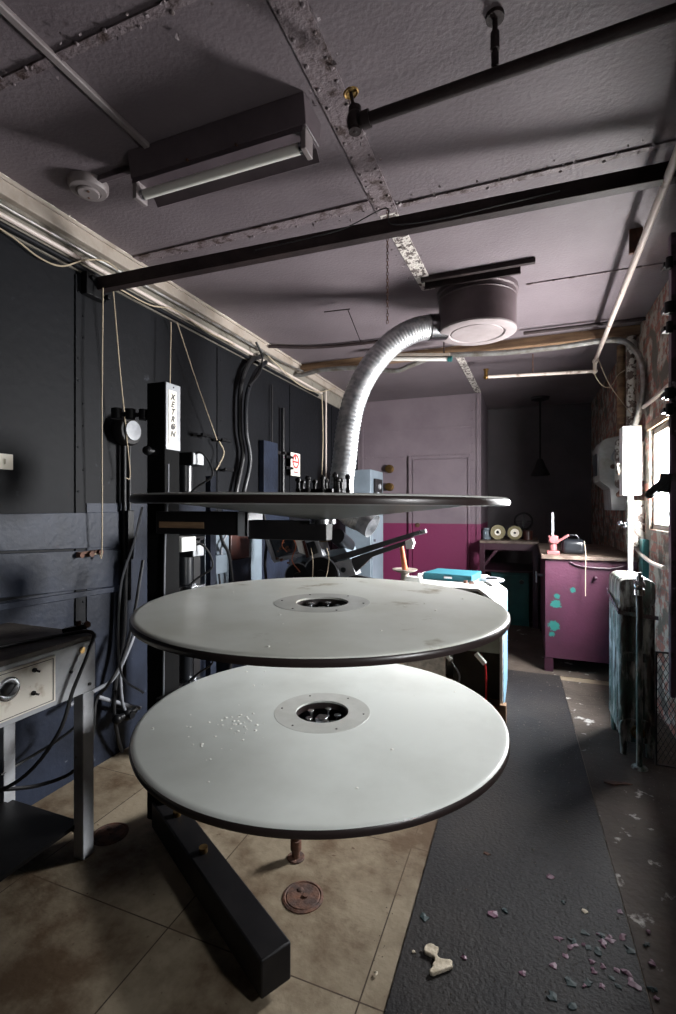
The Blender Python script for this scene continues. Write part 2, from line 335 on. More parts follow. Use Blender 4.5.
# ceiling seams with rivets
def seam(i, a, b, w, m='seam', step=.13, wob=.004):
    a, b = Vector(a), Vector(b); mb = MB(); d = (b-a); n = int(d.length/step); x = d.normalized(); y = Vector((0,0,1)).cross(x)
    mb.bar(a - Vector((0,0,.004)), b - Vector((0,0,.004)), w, .008)
    for k in range(n):
        for s_ in ((-.36, .36) if w > .06 else (random.choice((-.5, .5)),)):
            p = a + x*(k+.5+random.uniform(-.1,.1))*step + y*w*s_
            mb.sph(p - Vector((0,0,.008)), random.uniform(.006,.009), (1,1,.7), 8)
    return struct('trim_%d' % i, mb, m)
seam(4, (-.63, YN, ZC), (-.63, 2.3, ZC), .10, step=.09)
seam(5, (-.63, 2.3, ZC), (-.60, 3.2, ZC), .085, 'peeling', step=.07)
seam(6, (-.60, 4.5, ZC), (-.56, 6.3, ZC), .07, 'peeling', step=.09)
seam(7, (XL+.05, 1.12, ZC), (-.69, 1.12, ZC), .03, step=.11)
seam(8, (-.57, 2.26, ZC), (XR, 2.26, ZC), .03, step=.16)
seam(9, (XL+.05, 2.2, ZC), (-.69, 2.2, ZC), .06, step=.12)
seam(10, (-.0, 3.36, ZC), (XR, 3.36, ZC), .014, step=.3)
# flakes of peeling ceiling paint along the seams
pf = MB()
for k in range(220):
    r = random.random()
    if r < .45: p = Vector((-.63+random.uniform(-.08,.08), random.uniform(.6,3.1), ZC-.010))
    elif r < .75: p = Vector((random.uniform(XL+.1, XR), 2.22+random.gauss(0,.03), ZC-.006))
    else: p = Vector((random.uniform(XL+.1, -.7), 1.12+random.gauss(0,.03), ZC-.006))
    s_ = random.uniform(.003,.011); a0 = random.uniform(0,6)
    pts = [p + Vector((s_*math.cos(a0+q*1.4)*random.uniform(.5,1), s_*math.sin(a0+q*1.4)*random.uniform(.5,1.2), random.uniform(-.012,.0))) for q in range(4)]
    pf.bm.faces.new([pf.bm.verts.new(q) for q in pts])
tagp(pf.build('peeling_paint', 'seam', smooth=False), 'curled flakes of peeling paint along the riveted ceiling seams', 'paint flakes', kind='stuff')

# band between black steel wall and ceiling: plaster, board, moulding
struct('trim_11', MB().box(XL, XL+.012, YN, YB, H+1.22, H+1.37), 'plaster')
struct('trim_12', MB().box(XL, XL+.05, YN, YB, H+1.36, ZC).box(XL+.05, XL+.065, YN, YB, ZC-.02, ZC), 'trimwood', bevel=.004)
struct('trim_13', MB().box(XL, XR, 4.42, 4.50, ZC-.075, ZC), 'timber', bevel=.004)
# raised steel panels on the left wall
lw = MB()
lw.slabX([(-60,515),(118,512),(118,547),(-60,553)], XL, .012).slabX([(-60,556),(122,549),(122,585),(-60,604)], XL, .018)
ls_ = MB()
for y0 in (1.87, 3.1, 4.3, 5.4): ls_.box(XL, XL+.008, y0-.03, y0+.03, .02, H+1.2)
for y0 in (1.87, 3.1, 4.3, 5.4):
    for k in range(22): ls_.sph((XL+.008, y0+random.choice((-.015,.015)), .1+k*.115), .007, (.6,1,1), 8)
struct('trim_19', ls_, 'blackwall', bevel=.002)
struct('trim_14', lw, 'bluewall', bevel=.002)
lp = MB().box(XL, XL+.006, YN, 1.83, 0, .98).box(XL, XL+.006, 1.91, 3.06, 0, H+.02).box(XL, XL+.006, 3.14, 4.26, 0, H+.02)
struct('trim_15', lp, 'bluewall')  # lower wall paler: light passing between the platters put into the colour
struct('trim_16', MB().slabX([(-60,612),(122,585),(122,590),(-60,620)], XL+.006, .02), 'bluewall', bevel=.002)
# back wall straps and door
bs = MB().box(-2.17, -.53, YB-.008, YB, H+.655, H+.685).box(-2.17, -.53, YB-.006, YB, H+1.02, H+1.04).box(-.585, -.55, YB-.02, YB, 0, ZC).box(-2.12,-2.09,YB-.01,YB,0,ZC)
for k in range(26): bs.sph((-.64, YB-.004, .1+k*.105), .01, (1,.6,1), 8)
for k in range(14): bs.sph((-2.05+k*.1, YB-.01, H+.67), .008, (1,.6,1), 8)
struct('trim_17', bs, 'twotone', bevel=.002)
dx0, dx1, dz = -1.40, -.70, H+.62
fr = MB().box(dx0-.05, dx0-.01, YB-.04, YB, 0, dz+.05).box(dx1+.01, dx1+.03, YB-.02, YB, 0, dz+.03).box(dx0-.05, dx1+.03, YB-.03, YB, dz+.01, dz+.05)
d1 = struct('door_1', MB().box(dx0, dx1, YB-.014, YB, .01, dz), 'twotone', bevel=.004)
fr.build('door_frame', 'twotone', d1, bevel=.003)

# ---------------------------------------------------------------- platter machine
PC = Vector((-.686, 1.611, 0)); PR = .64
pt = empty('film_platter_machine', (-1.47, 1.69, 0), 'tall three-deck film platter machine with pale round discs on a black column', 'film platter')
MB().box(-1.52, -1.425, 1.646, 1.742, .06, H+.532).build('column', 'column', pt, bevel=.004)
pl = MB().prism([(-1.425,1.648,H+.245),(-1.425,1.740,H+.245),(-1.425,1.740,H+.530),(-1.425,1.648,H+.530)], (.006,0,0)).build('face_plate', 'greymetal', pt, bevel=.002)
pl['label'] = 'pale grey metal face plate'
lab = MB().box(-1.419, -1.4175, 1.664, 1.714, H+.268, H+.500).build('name_label', 'paper', pl)
MB().cyl((-1.419,1.694,H+.515),(-1.416,1.694,H+.515),.003).build('screw', 'ink', pl)
lt = MB()
def font_mesh(txt, size, ext=.0006):
    cu = bpy.data.curves.new('t', 'FONT'); cu.body = txt; cu.size = size; cu.align_x = 'CENTER'; cu.align_y = 'CENTER'; cu.extrude = ext; cu.offset = .0011
    ob = bpy.data.objects.new('t', cu); C.objects.link(ob); dg = bpy.context.evaluated_depsgraph_get(); me = bpy.data.meshes.new_from_object(ob.evaluated_get(dg)); bpy.data.objects.remove(ob); return me
R90 = Matrix(((0,0,1),(1,0,0),(0,1,0))).to_4x4()     # text x->+Y, text y->+Z, faces +X
for k, ch in enumerate('XETRON'):
    me = font_mesh(ch, .036); z = H+.472-k*.0318
    sh = Matrix.Identity(4); sh[0][1] = .25
    me.transform(Matrix.Translation((-1.417, 1.690, z)) @ R90 @ sh); lt.bm.from_mesh(me)
    if ch == 'O': lt.cyl((-1.4185,1.688,z), (-1.4168,1.688,z), .009, seg=20)
lt.build('lettering', 'ink', pl, smooth=False)
tl = MB()
tl.box(-1.4178,-1.417,1.672,1.704,H+.280,H+.2815).box(-1.4178,-1.417,1.672,1.704,H+.287,H+.2885)
tl.build('fine_print', 'pink', pl, smooth=False)
cl = MB()
cl.cyl((-1.52,1.68,H+.40),(-1.66,1.62,H+.405),.010)
for q, r in ((.25,.02),(.62,.022),(1.0,.024)):
    p = Vector((-1.52,1.68,H+.40)).lerp(Vector((-1.66,1.62,H+.405)), q); cl.cyl(p-Vector((0,0,.022)), p+Vector((0,0,.024)), r)
cl.build('clamp_arm', 'black', pt, bevel=.002)
MB().cyl((-1.47,1.646,H+.235),(-1.47,1.60,H+.235),.014).sph((-1.47,1.595,H+.235),.02).build('clamp_knob', 'black', pt)
# feet
ft = [((-1.47,1.69),(-.66,1.22)), ((-1.47,1.69),(-1.15,2.35))]
for a, b in ft:
    MB().bar((a[0],a[1],.085), (b[0],b[1],.085), .10, .11).build('foot', 'blackm', pt, bevel=.006)
for x, y in ((-1.33,1.61),(-1.1,1.475)): MB().cyl((x,y,.138),(x,y,.158),.016).build('foot_bolt', 'brass', pt)

def platter(z, tilt=0, dm='platter'):
    prof = [(.094,-.006),(.094,0),(.620,0),(.629,-.001),(.6345,-.003),(.637,-.006)]
    deck = MB().lathe(prof + [(.62,-.0065)], (PC.x, PC.y, z), seg=128).build('platter_disc', dm, pt, sharp=50)
    MB().lathe([(.6372,-.0055),(.6400,-.009),(.6412,-.016),(.6385,-.026),(.62,-.029),(.094,-.029),(.094,-.0072),(.62,-.0072)], (PC.x,PC.y,z), seg=128).build('rim', 'rim', deck)
    MB().lathe([(.095,-.0005),(.095,.0005),(.172,.0005),(.1725,0)], (PC.x,PC.y,z), seg=80).build('hub_ring', 'ring', deck)
    MB().lathe([(.50,-.0285),(.07,-.078),(.05,-.078),(.05,-.07),(.094,-.05),(.4,-.0285)], (PC.x,PC.y,z), seg=64).build('underside_cone', 'black', deck)
    hb = MB()
    hb.cyl((PC.x,PC.y,z-.075),(PC.x,PC.y,z-.060),.09)
    hb.build('hub_plate', 'black', deck)
    hm = MB()
    for a_ in range(5):
        q = a_*2*PI/5+.3; p = Vector((PC.x+.055*math.cos(q), PC.y+.055*math.sin(q), z-.06)); hm.cyl(p, p+Vector((0,0,.045)), .007, seg=10).cyl(p+Vector((0,0,.045)), p+Vector((0,0,.05)), .012, seg=12)
    hm.bar((PC.x-.05,PC.y-.03,z-.045),(PC.x+.06,PC.y+.03,z-.045),.02,.012).bar((PC.x-.01,PC.y-.05,z-.04),(PC.x+.0,PC.y+.05,z-.04),.025,.014).box(PC.x-.02,PC.x+.02,PC.y-.02,PC.y+.02,z-.06,z-.02)
    hm.build('film_feed_head', 'steel', deck, bevel=.001)
    # small fixing screws round the ring
    for a_ in range(6):
        q = a_*PI/3+.2; MB().cyl((PC.x+.15*math.cos(q), PC.y+.15*math.sin(q), z), (PC.x+.15*math.cos(q), PC.y+.15*math.sin(q), z+.002), .0035, seg=8).build('ring_screw', 'rim', deck)
    if tilt:
        deck.rotation_euler = (0, tilt, 0)
        # keep the disc centred while it leans a little
        c = Vector((PC.x-wl(pt).x, 0, z)); d = Matrix.Rotation(tilt, 3, 'Y') @ c; deck.location = c - d
    return deck
PZ = [H+.036, H-.343, H-.737]
decks = [platter(PZ[0], math.radians(.55)), platter(PZ[1], 0, 'platter_stained'), platter(PZ[2])]
# payout rollers standing on the upper disc
pk = MB(); hd = MB().cyl((PC.x,PC.y,PZ[0]),(PC.x,PC.y,PZ[0]+.014),.10,seg=40).box(PC.x-.07,PC.x+.05,PC.y-.03,PC.y+.03,PZ[0]+.014,PZ[0]+.03)
hp = hd.build('payout_head', 'blackm', pt, bevel=.002)
for k in range(11):
    q = 2*PI*k/11; rr = .095 if k % 3 else .05; x, y = PC.x+rr*math.cos(q), PC.y+rr*math.sin(q); h = random.uniform(.05,.075); z = PZ[0]+.014
    MB().lathe([(0,0),(.0085,0),(.0085,h*.25),(.006,h*.3),(.006,h*.72),(.010,h*.76),(.010,h*.9),(.004,h)], (x,y,z), seg=14, closed=False).build('guide_roller', 'black' if k % 2 else 'blackm', hp)
# arms
for i, z in enumerate(PZ):
    zb = z-.036
    a = MB().box(-1.43, -1.0, 1.60, 1.70, zb-.11, zb-.018).build('deck_arm', 'blackm', pt, bevel=.003)
    if i == 0: MB().box(-1.41, -1.19, 1.597, 1.601, zb-.085, zb-.06).build('arm_label', 'timber', a)
    MB().box(-1.03, -.985, 1.592, 1.605, zb-.112, zb-.016).box(-1.0, -.985, 1.592, 1.706, zb-.112, zb-.016).build('arm_bracket', 'greymetal', a, bevel=.002)
    MB().box(-.99, PC.x+.02, 1.60, 1.66, zb-.122, zb-.05).build('arm_tip', 'blackm', a, bevel=.003)
    MB().cyl((PC.x,PC.y,zb-.06),(PC.x,PC.y,z-.06),.05).build('bearing', 'steel', a)
# drive motors beside the column
for i, dzz in enumerate((0, -.44, -.90)):
    z = H+dzz
    mo = MB().box(-1.600,-1.478,1.895,1.985,z+.200,z+.262).box(-1.66,-1.60,1.86,1.96,z+.10,z+.24).build('drive_motor', 'black', pt, bevel=.003)
    MB().box(-1.478,-1.474,1.90,1.98,z+.204,z+.258).build('end_cap', 'greymetal', mo, bevel=.001)  # grey sheet on the black box's end paints the light falling there
    MB().cyl((-1.555,1.935,z+.065),(-1.555,1.935,z+.20),.040,seg=28).build('motor_barrel', 'leather', mo)
    fl = MB().box(-1.62,-1.47,1.88,1.99,z+.045,z+.062).cyl((-1.60,1.91,z+.03),(-1.60,1.91,z+.07),.018).cyl((-1.52,1.95,z+.02),(-1.52,1.95,z+.07),.02).sph((-1.57,1.90,z+.035),.02)
    fl.build('mounting_flange', 'steel', mo, bevel=.002)
    MB().bar((-1.50,1.70,z+.05),(-1.55,1.90,z+.05),.05,.02).build('motor_bracket', 'blackm', mo)
    MB().tube([(-1.50,1.90,z+.23),(-1.46,1.93,z+.262),(-1.43,1.96,z+.22),(-1.41,1.96,z+.15),(-1.47,1.93,z+.10),(-1.52,1.90,z+.05)], .005, 8).build('motor_cable', 'rubber', mo)
MB().tube([(-1.52,1.62,H+.0),(-1.545,1.60,H-.15),(-1.60,1.58,H-.35),(-1.62,1.60,H-.7),(-1.53,1.64,H-.8)], .005, 8).build('cable', 'gcable', pt)
MB().tube([(-1.40,1.64,H+.18),(-1.402,1.64,H+.05),(-1.41,1.63,H-.2),(-1.42,1.635,H-.7),(-1.43,1.64,H-1.0)], .004, 8).build('cable', 'gcable', pt)
MB().box(-1.60,-1.42,1.75,1.85,H-.20,H-.135).build('relay_box', 'white', pt, bevel=.003)

# ---------------------------------------------------------------- steel roof beam and pipes
be = empty('steel_beam', (XL+.02, 1.95, H+1.19), 'dark brown steel beam crossing the room just under the ceiling', 'beam')
B0, B1 = Vector((XL,1.935,H+1.175)), Vector((XR,2.29,H+1.335))
MB().bar(B0+Vector((0,.02,-.02)), B1+Vector((0,.02,-.02)), .05, .009).bar(B0+Vector((0,0,.012)), B1+Vector((0,0,.012)), .008, .062).build('angle_bar', 'pipebrown', be, bevel=.002)
MB().box(XL+.007, XL+.05, 1.87, 2.00, H+1.11, H+1.225).cyl((XL+.07,1.90,H+1.2),(XL+.05,1.90,H+1.2),.014).cyl((XL+.05,1.99,H+1.13),(XL+.08,1.99,H+1.13),.014).build('wall_bracket', 'black', be, bevel=.003)
w1 = MB().tube([at_Y(255,250,1.985), at_Y(300,240,2.01), at_Y(345,228,2.03), at_Y(386,208,2.05), at_Y(392,224,2.06), at_Y(440,219,2.10), at_Y(505,204,2.15), at_Y(560,191,2.19)], .0025, 6)
thing('loose_wire', w1, 'rubber', 'thin black wire sagging along the dark steel beam', 'wire')
sp = empty('sprinkler_pipe', (-.5, 1.47, H+1.25), 'dark iron pipe with a capped valve end hung from the ceiling by a rod', 'pipe')
p0, p1 = at_t(360,122,1.574), at_t(700,4,1.19)
MB().cyl(p0, p1, .019, seg=18).build('pipe', 'pipebrown', sp)
MB().sph(at_t(355,121,1.585), .028, (1,1,1.35)).cyl(at_t(355,108,1.585), at_t(355,132,1.585), .021).cyl(at_t(362,121,1.57), at_t(370,118,1.56), .026).build('valve_body', 'pipebrown', sp)
hw = MB()
a, b = at_t(354,110,1.585), at_t(351,93,1.585); ax = (b-a).normalized()
MB().cyl(a, b, .006).cyl(a, a.lerp(b,.3), .011).build('valve_stem', 'pipebrown', sp)
MB().lathe([(.022,-.003),(.026,0),(.022,.003),(.018,0)], b, ax, 28).bar(b-Vector((.02,0,0)), b+Vector((.02,0,0)), .006,.003).cyl(b, b+ax*.004, .008).lathe([(.006,0),(.02,0),(.02,.0015),(.006,.0015)], b, ax, 20).build('hand_wheel', 'brass', sp)
hb_ = at_t(495,74,1.42)
MB().cyl((hb_.x,hb_.y,hb_.z-.02),(hb_.x,hb_.y,ZC),.008).cyl((hb_.x,hb_.y,hb_.z+.07),(hb_.x,hb_.y,hb_.z+.12),.013).cyl((hb_.x,hb_.y,hb_.z+.02),(hb_.x,hb_.y,hb_.z+.06),.011).cyl((hb_.x,hb_.y,ZC-.012),(hb_.x,hb_.y,ZC),.026).build('hanger_rod', 'pipebrown', sp)
cp = empty('ceiling_pipe', (.51, 2.09, H+1.3), 'long cream-painted pipe running away under the ceiling on the right', 'pipe')
q0 = Vector((.50,1.2,H+1.30)); q1 = Vector((.574,4.86,H+1.30)); d_ = (q1-q0)
MB().tube([q0, q0+d_*.5, q1], .0165, 14, 1).build('pipe', 'pipecream', cp)
MB().sph(q1, .026).cyl(q1, q1+Vector((-.005,.0,-.09)), .017).sph(q1+Vector((-.005,0,-.09)), .025).build('elbow', 'pipecream', cp)
e1 = q1+Vector((-.005,0,-.09)); e2 = at_Y(486,377,4.86)
MB().cyl(e1, e2, .015).build('branch_pipe', 'pipecream', cp)
MB().cyl(e2+Vector((0,0,-.02)), e2+Vector((0,0,.06)), .018).sph(e2+Vector((0,0,.0)),.025).cyl(e2+Vector((0,0,.06)),e2+Vector((0,0,.075)),.026).build('valve', 'brass', cp)
MB().cyl(e2.lerp(e1,.45), e2.lerp(e1,.45)+Vector((0,0,ZC-e2.z-.0)), .004).build('hanger_rod', 'rust', cp)
for y in (2.9,): MB().box(.50,.56,y-.01,y+.01,H+1.315,ZC).build('pipe_clip', 'rust', cp)

# ---------------------------------------------------------------- fluorescent fitting, smoke alarm, raceway
fx = empty('fluorescent_light', (-1.11, 1.60, ZC), 'unlit single-tube fluorescent light fitting painted the mauve of the ceiling', 'ceiling light')
x0, x1 = -1.505, -.718
MB().prism([(x0,1.54,ZC-.10),(x0,1.52,ZC),(x0,1.68,ZC),(x0,1.66,ZC-.10)], (x1-x0,0,0)).build('housing', 'fixture', fx, bevel=.003)
MB().prism([(x0+.01,1.535,ZC-.125),(x0+.01,1.54,ZC-.10),(x0+.01,1.66,ZC-.10),(x0+.01,1.69,ZC-.135),(x0+.01,1.685,ZC-.137),(x0+.01,1.655,ZC-.105),(x0+.01,1.545,ZC-.104)], (x1-x0-.02,0,0)).build('reflector', 'fixture', fx)
for x in (x0+.004, x1-.024): MB().box(x, x+.02, 1.545, 1.61, ZC-.178, ZC-.10).build('tube_holder', 'drumface', fx, bevel=.003)
tb = MB().cyl((x0+.03,1.578,ZC-.150),(x1-.03,1.578,ZC-.150),.019,seg=24).build('fluorescent_tube', 'tube', fx)
MB().cyl((x0+.024,1.578,ZC-.150),(x0+.04,1.578,ZC-.150),.0195).cyl((x1-.04,1.578,ZC-.150),(x1-.024,1.578,ZC-.150),.0195).build('end_cap', 'steel', tb)
MB().cyl((-1.22,1.532,ZC-.10),(-1.22,1.545,ZC-.10),.005).cyl((-1.0,1.532,ZC-.10),(-1.0,1.545,ZC-.10),.005).build('thumb_screw', 'rust', fx)
sm = empty('smoke_detector', (-1.815,1.61,ZC), 'round white smoke detector on the ceiling left of the light fitting', 'smoke detector')
MB().lathe([(0,0),(.083,0),(.083,-.022),(.074,-.036),(.052,-.040),(.050,-.036),(0,-.036)], (-1.815,1.61,ZC), seg=40, closed=False).build('base', 'drumface', sm)
MB().lathe([(0,-.036),(.047,-.036),(.047,-.044),(.042,-.048),(0,-.048)], (-1.815,1.61,ZC), seg=32, closed=False).build('cover', 'drumface', sm)
MB().cyl((-1.80,1.595,ZC-.048),(-1.80,1.595,ZC-.052),.006).cyl((-1.835,1.63,ZC-.048),(-1.835,1.63,ZC-.051),.004).build('indicator', 'rust', sm)
thing('wiring_duct', MB().box(-1.735,-1.506,1.585,1.61,ZC-.022,ZC), 'fixture', 'short mauve wiring duct between smoke detector and light fitting', 'wiring duct', bevel=.003)
thing('wiring_duct', MB().box(-1.415,-1.388,.2,1.52,ZC-.018,ZC), 'drumface', 'long pale flat wiring duct running to the light fitting', 'wiring duct', bevel=.004)

# ---------------------------------------------------------------- vent drum, bars, duct, chain
DC = Vector((-.307, 3.356, 0)); DR = .250
vd = empty('ceiling_vent', (DC.x, DC.y, ZC), 'round drum-shaped exhaust vent with a pale disc face on the ceiling', 'vent')
MB().lathe([(0,ZC),(DR+.012,ZC),(DR+.012,ZC-.03),(DR,ZC-.035),(DR,ZC-.06),(DR+.004,ZC-.065),(DR,ZC-.07),(DR,H+1.168),(DR-.01,H+1.163),(0,H+1.163)], (DC.x,DC.y,0), seg=72, closed=False).build('drum', 'drum', vd)
MB().lathe([(.172,H+1.163),(.182,H+1.155),(DR-.012,H+1.155),(DR+.001,H+1.161),(DR+.001,H+1.173),(DR-.01,H+1.163)], (DC.x,DC.y,0), seg=72).build('face_ring', 'drumface', vd)
MB().lathe([(0,H+1.157),(.165,H+1.157),(.168,H+1.162),(0,H+1.163)], (DC.x,DC.y,0), seg=60, closed=False).build('face_disc', 'drumface', vd)
thing('ceiling_batten', MB().box(-.615,.05,3.01,3.04,ZC-.03,ZC), 'pipebrown', 'longer dark batten screwed to the ceiling in front of the vent', 'batten', bevel=.003)
thing('ceiling_batten', MB().box(-.60,-.03,3.07,3.085,ZC-.055,ZC), 'pipebrown', 'shorter deeper dark batten touching the round vent drum', 'batten', bevel=.003)
du = empty('flexible_duct', at_t(342,485,3.2), 'silver corrugated duct bending down from the round ceiling vent', 'duct')
dpx = [(441,327,3.30),(428,327.5,3.28),(413,331,3.27),(395,341,3.27),(378,358,3.27),(363,380,3.26),(353,405,3.25),(347.5,432,3.24),(344.5,460,3.22),(341.5,485,3.2),(344,505,3.16),(352,515,3.13),(360,519,3.12)]
dp = [at_t(*p) for p in dpx]
MB().tube(dp, .07, 28, 26, rf=lambda s: .077 + .0045*(abs(math.sin(s*PI*78))) ).build('hose', 'galv', du, sharp=80)
a, b = dp[0], dp[1]; ax = (a-b).normalized()
MB().cyl(b+ax*.0, a+ax*.03, .086, seg=32).build('collar', 'steel', du)
c0 = dp[-1]; ax = (at_t(372,526,3.08)-c0).normalized()
MB().lathe([(.070,-.02),(.074,.0),(.080,.10),(.078,.10),(.066,.0)], c0, ax, 36).build('end_cuff', 'galv', du)
ch = MB(); cx_, cy_ = -.622, 2.26; z = ZC-.005; k = 0
while z > H+.88:
    axx = Vector((1,0,0)) if k % 2 else Vector((0,1,0))
    pts = [Vector((cx_,cy_,z)) + axx*(.0055*math.cos(q))*1 + Vector((0,0,.011*math.sin(q))) for q in [j*PI/4 for j in range(9)]]
    ch.tube(pts, .0016, 5, 0); z -= .0165; k += 1
thing('hanging_chain', ch, 'rust', 'thin rusty chain hanging straight down from the ceiling seam', 'chain')

# ---------------------------------------------------------------- conduits, cords and wires on left wall top
def pipe_thing(name, pts, r, m, label, cat, group=None, smooth=6, seg=10, parent=None, rf=None):
    return thing(name, MB().tube(pts, r, seg, smooth, rf), m, label, cat, group)
pipe_thing('conduit', [(XL+.03,YN,H+1.235),(XL+.03,2.2,H+1.235),(XL+.03,4.9,H+1.23)], .014, 'blackwall', 'dark painted conduit along the top of the black wall', 'conduit', smooth=2)
pipe_thing('conduit', [(XL+.035,YN,H+1.275),(XL+.035,3,H+1.275),(XL+.035,5.0,H+1.275)], .012, 'pipecream', 'pale conduit running above the dark one at the wall top', 'conduit', smooth=2)
pipe_thing('conduit', [(XL+.03,YN,H+1.32),(XL+.03,1.5,H+1.32),(XL+.06,3.0,H+1.33),(XL+.08,3.9,H+1.33),(XL+.1,4.38,H+1.35)], .010, 'conduit', 'thin steel conduit climbing towards the ceiling timber on the left', 'conduit', smooth=6)
pipe_thing('loose_wire', [at_X(-10,222,XL+.03), at_X(14,238,XL+.03), at_X(40,258,XL+.03), at_X(62,266,XL+.05), at_X(85,260,XL+.05), at_X(105,261,XL+.05), at_X(118,270,XL+.05)], .004, 'cord', 'cream wire looping down the wall beside the beam end', 'wire')
pipe_thing('loose_wire', [at_X(118,288,XL+.06), at_X(150,305,XL+.06), at_X(175,310,XL+.06), at_X(205,330,XL+.06), at_X(235,345,XL+.06)], .004, 'cord', 'cream wire trailing along the wall top past the beam', 'wire')
pipe_thing('loose_wire', [at_X(262,350,XL+.06), at_X(285,372,XL+.08), at_X(300,385,XL+.06), at_X(318,392,XL+.06), at_X(335,388,XL+.06)], .005, 'cord', 'slack cream wire hanging near the silver duct', 'wire')
# pull cords
pipe_thing('pull_cord', [at_X(103,288,XL+.09), at_X(102,400,XL+.09), at_X(102,545,XL+.07), at_X(99,553,XL+.04), at_X(94,554,XL+.03)], .0036, 'cord', 'leftmost cream cord, straight and tied low to a small wall bracket', 'cord', smooth=5)
pipe_thing('pull_cord', [at_X(113,288,XL+.09), at_X(120,370,XL+.09), at_X(127,440,XL+.09), at_X(130,476,XL+.08), at_X(126,478,XL+.08)], .0034, 'cord', 'slanting cream cord ending in a loop near the round wall lamp', 'cord', smooth=5)
pipe_thing('pull_cord', [at_X(171,322,XL+.09), at_X(170,385,XL+.09)], .0036, 'cord', 'short straight cream cord dropping behind the column top', 'cord', smooth=0)
pipe_thing('pull_cord', [at_X(177,322,XL+.08), at_X(196,380,XL+.08), at_X(217,440,XL+.08)], .0034, 'cord', 'slanting cream cord tied to a small black wall peg', 'cord', smooth=4)
pipe_thing('pull_cord', [at_X(219,441,XL+.08), at_X(224,452,XL+.08), at_X(220,463,XL+.07), at_X(216,470,XL+.06)], .005, 'cord', 'short curved cream cord joining two black wall pegs', 'cord', smooth=6)
for (px, py, lb) in ((216,441,'small black wall peg holding the slanting cord'), (219,470,'lower of the two black pegs right of the column'), (196,436,'black wall peg between the column label and the cord pegs')):
    p = at_X(px, py, XL+.005)
    thing('wall_peg', MB().bar(p+Vector((0,-.05,0)), p+Vector((0,.06,0)), .03, .018).cyl(p, p+Vector((.085,0,0)), .008).box(p.x+.075,p.x+.095,p.y-.05,p.y+.06,p.z-.01,p.z+.01), 'black', lb, 'peg', bevel=.002)
p = at_X(88,552,XL+.02)
thing('cord_bracket', MB().bar(p+Vector((0,-.07,0)), p+Vector((0,.07,0)), .03, .012).cyl(p+Vector((0,-.06,-.01)), p+Vector((.03,-.06,-.01)), .014).cyl(p+Vector((0,0,-.01)), p+Vector((.03,0,-.01)), .016).cyl(p+Vector((0,.06,-.005)), p+Vector((.03,.06,-.005)), .014), 'rust', 'small rusty bracket on the lower left wall tying off a cord', 'bracket')
# light switch on the far left
a, b = at_X(-4,453,XL), at_X(12,470,XL)
sw = empty('light_switch', (XL, (a.y+b.y)/2, (a.z+b.z)/2), 'off-white square switch plate at the left edge of the black wall', 'switch')
MB().box(XL, XL+.008, a.y, b.y, b.z, a.z).build('plate', 'paper', sw, bevel=.002)
MB().box(XL+.008, XL+.02, (a.y+b.y)/2-.006, (a.y+b.y)/2+.006, (a.z+b.z)/2-.012, (a.z+b.z)/2+.012).build('toggle', 'paper', sw, bevel=.002)
# round lamp head with vertical conduits
rl = empty('wall_lamp', at_X(125,640,XL+.03), 'round grey-faced black lamp head on twin black wall pipes', 'lamp')
c = at_X(127,431,XL+.05)
MB().lathe([(0,0),(.075,0),(.085,.02),(.085,.06),(.075,.075),(0,.078)], c-Vector((.04,0,0)), (1,0,0), 32, closed=False).build('lamp_head', 'blackm', rl)
MB().lathe([(0,.078),(.055,.078),(.055,.09),(0,.095)], c-Vector((.04,0,0)), (1,0,0), 28, closed=False).build('lamp_face', 'greymetal', rl)
MB().cyl(at_X(124,440,XL+.03), at_X(124,680,XL+.03), .012).build('pole', 'black', rl)
MB().cyl(at_X(129,440,XL+.035), at_X(129,600,XL+.035), .012).build('pole', 'black', rl)
MB().box(XL+.006, XL+.06, at_X(120,0,XL).y, at_X(126,0,XL).y, H-.30, H-.02).build('junction_box', 'black', rl, bevel=.003)
# cables on left wall
pipe_thing('power_cable', [at_X(262,356,XL+.05), at_X(250,362,XL+.05), at_X(241,385,XL+.05), at_X(240,430,XL+.05), at_X(243,455,XL+.05), at_X(236,492,XL+.05), at_X(234,508,XL+.03)], .020, 'rubber', 'thick black cable, left one of the pair bending down the wall', 'cable')
pipe_thing('power_cable', [at_X(266,362,XL+.105), at_X(256,372,XL+.105), at_X(247,395,XL+.105), at_X(246,430,XL+.105), at_X(250,460,XL+.105), at_X(244,492,XL+.08), at_X(242,508,XL+.03)], .018, 'leather', 'thick black cable, right one of the pair bending down the wall', 'cable')
pipe_thing('power_cable', [at_X(256,342,XL+.1), at_X(262,356,XL+.12), at_X(260,372,XL+.14), at_X(249,386,XL+.14)], .010, 'rubber', 'thin black cable crossing over the thick pair near the ceiling', 'cable')
pipe_thing('wall_rod', [at_X(283,408,XL+.04), at_X(283,500,XL+.04)], .018, 'black', 'upright black pipe left of the small red and white sign', 'pipe', smooth=0)
pipe_thing('wall_rod', [at_X(272,385,XL+.03), at_X(272,445,XL+.03), at_X(271,500,XL+.03)], .007, 'blackm', 'thin upright wire left of the black pipe', 'wire', smooth=0)
pipe_thing('wall_rod', [at_X(326,390,XL+.05), at_X(326,500,XL+.05)], .010, 'pipecream', 'slim pale conduit upright behind the silver duct', 'conduit', smooth=0)
pipe_thing('wall_rod', [at_X(322,395,XL+.05), at_X(323,440,XL+.05), at_X(321,500,XL+.05)], .006, 'cord', 'thin cream wire beside the slim pale conduit', 'wire', smooth=4)
p = at_X(274,452,XL+.03); thing('wall_bracket', MB().bar(p+Vector((0,-.12,0)), p+Vector((0,.12,0)), .05,.03).cyl(p+Vector((0,.1,0)), p+Vector((.07,.1,0)), .014), 'blackm', 'small black bracket left of the red and white sign', 'bracket', bevel=.002)
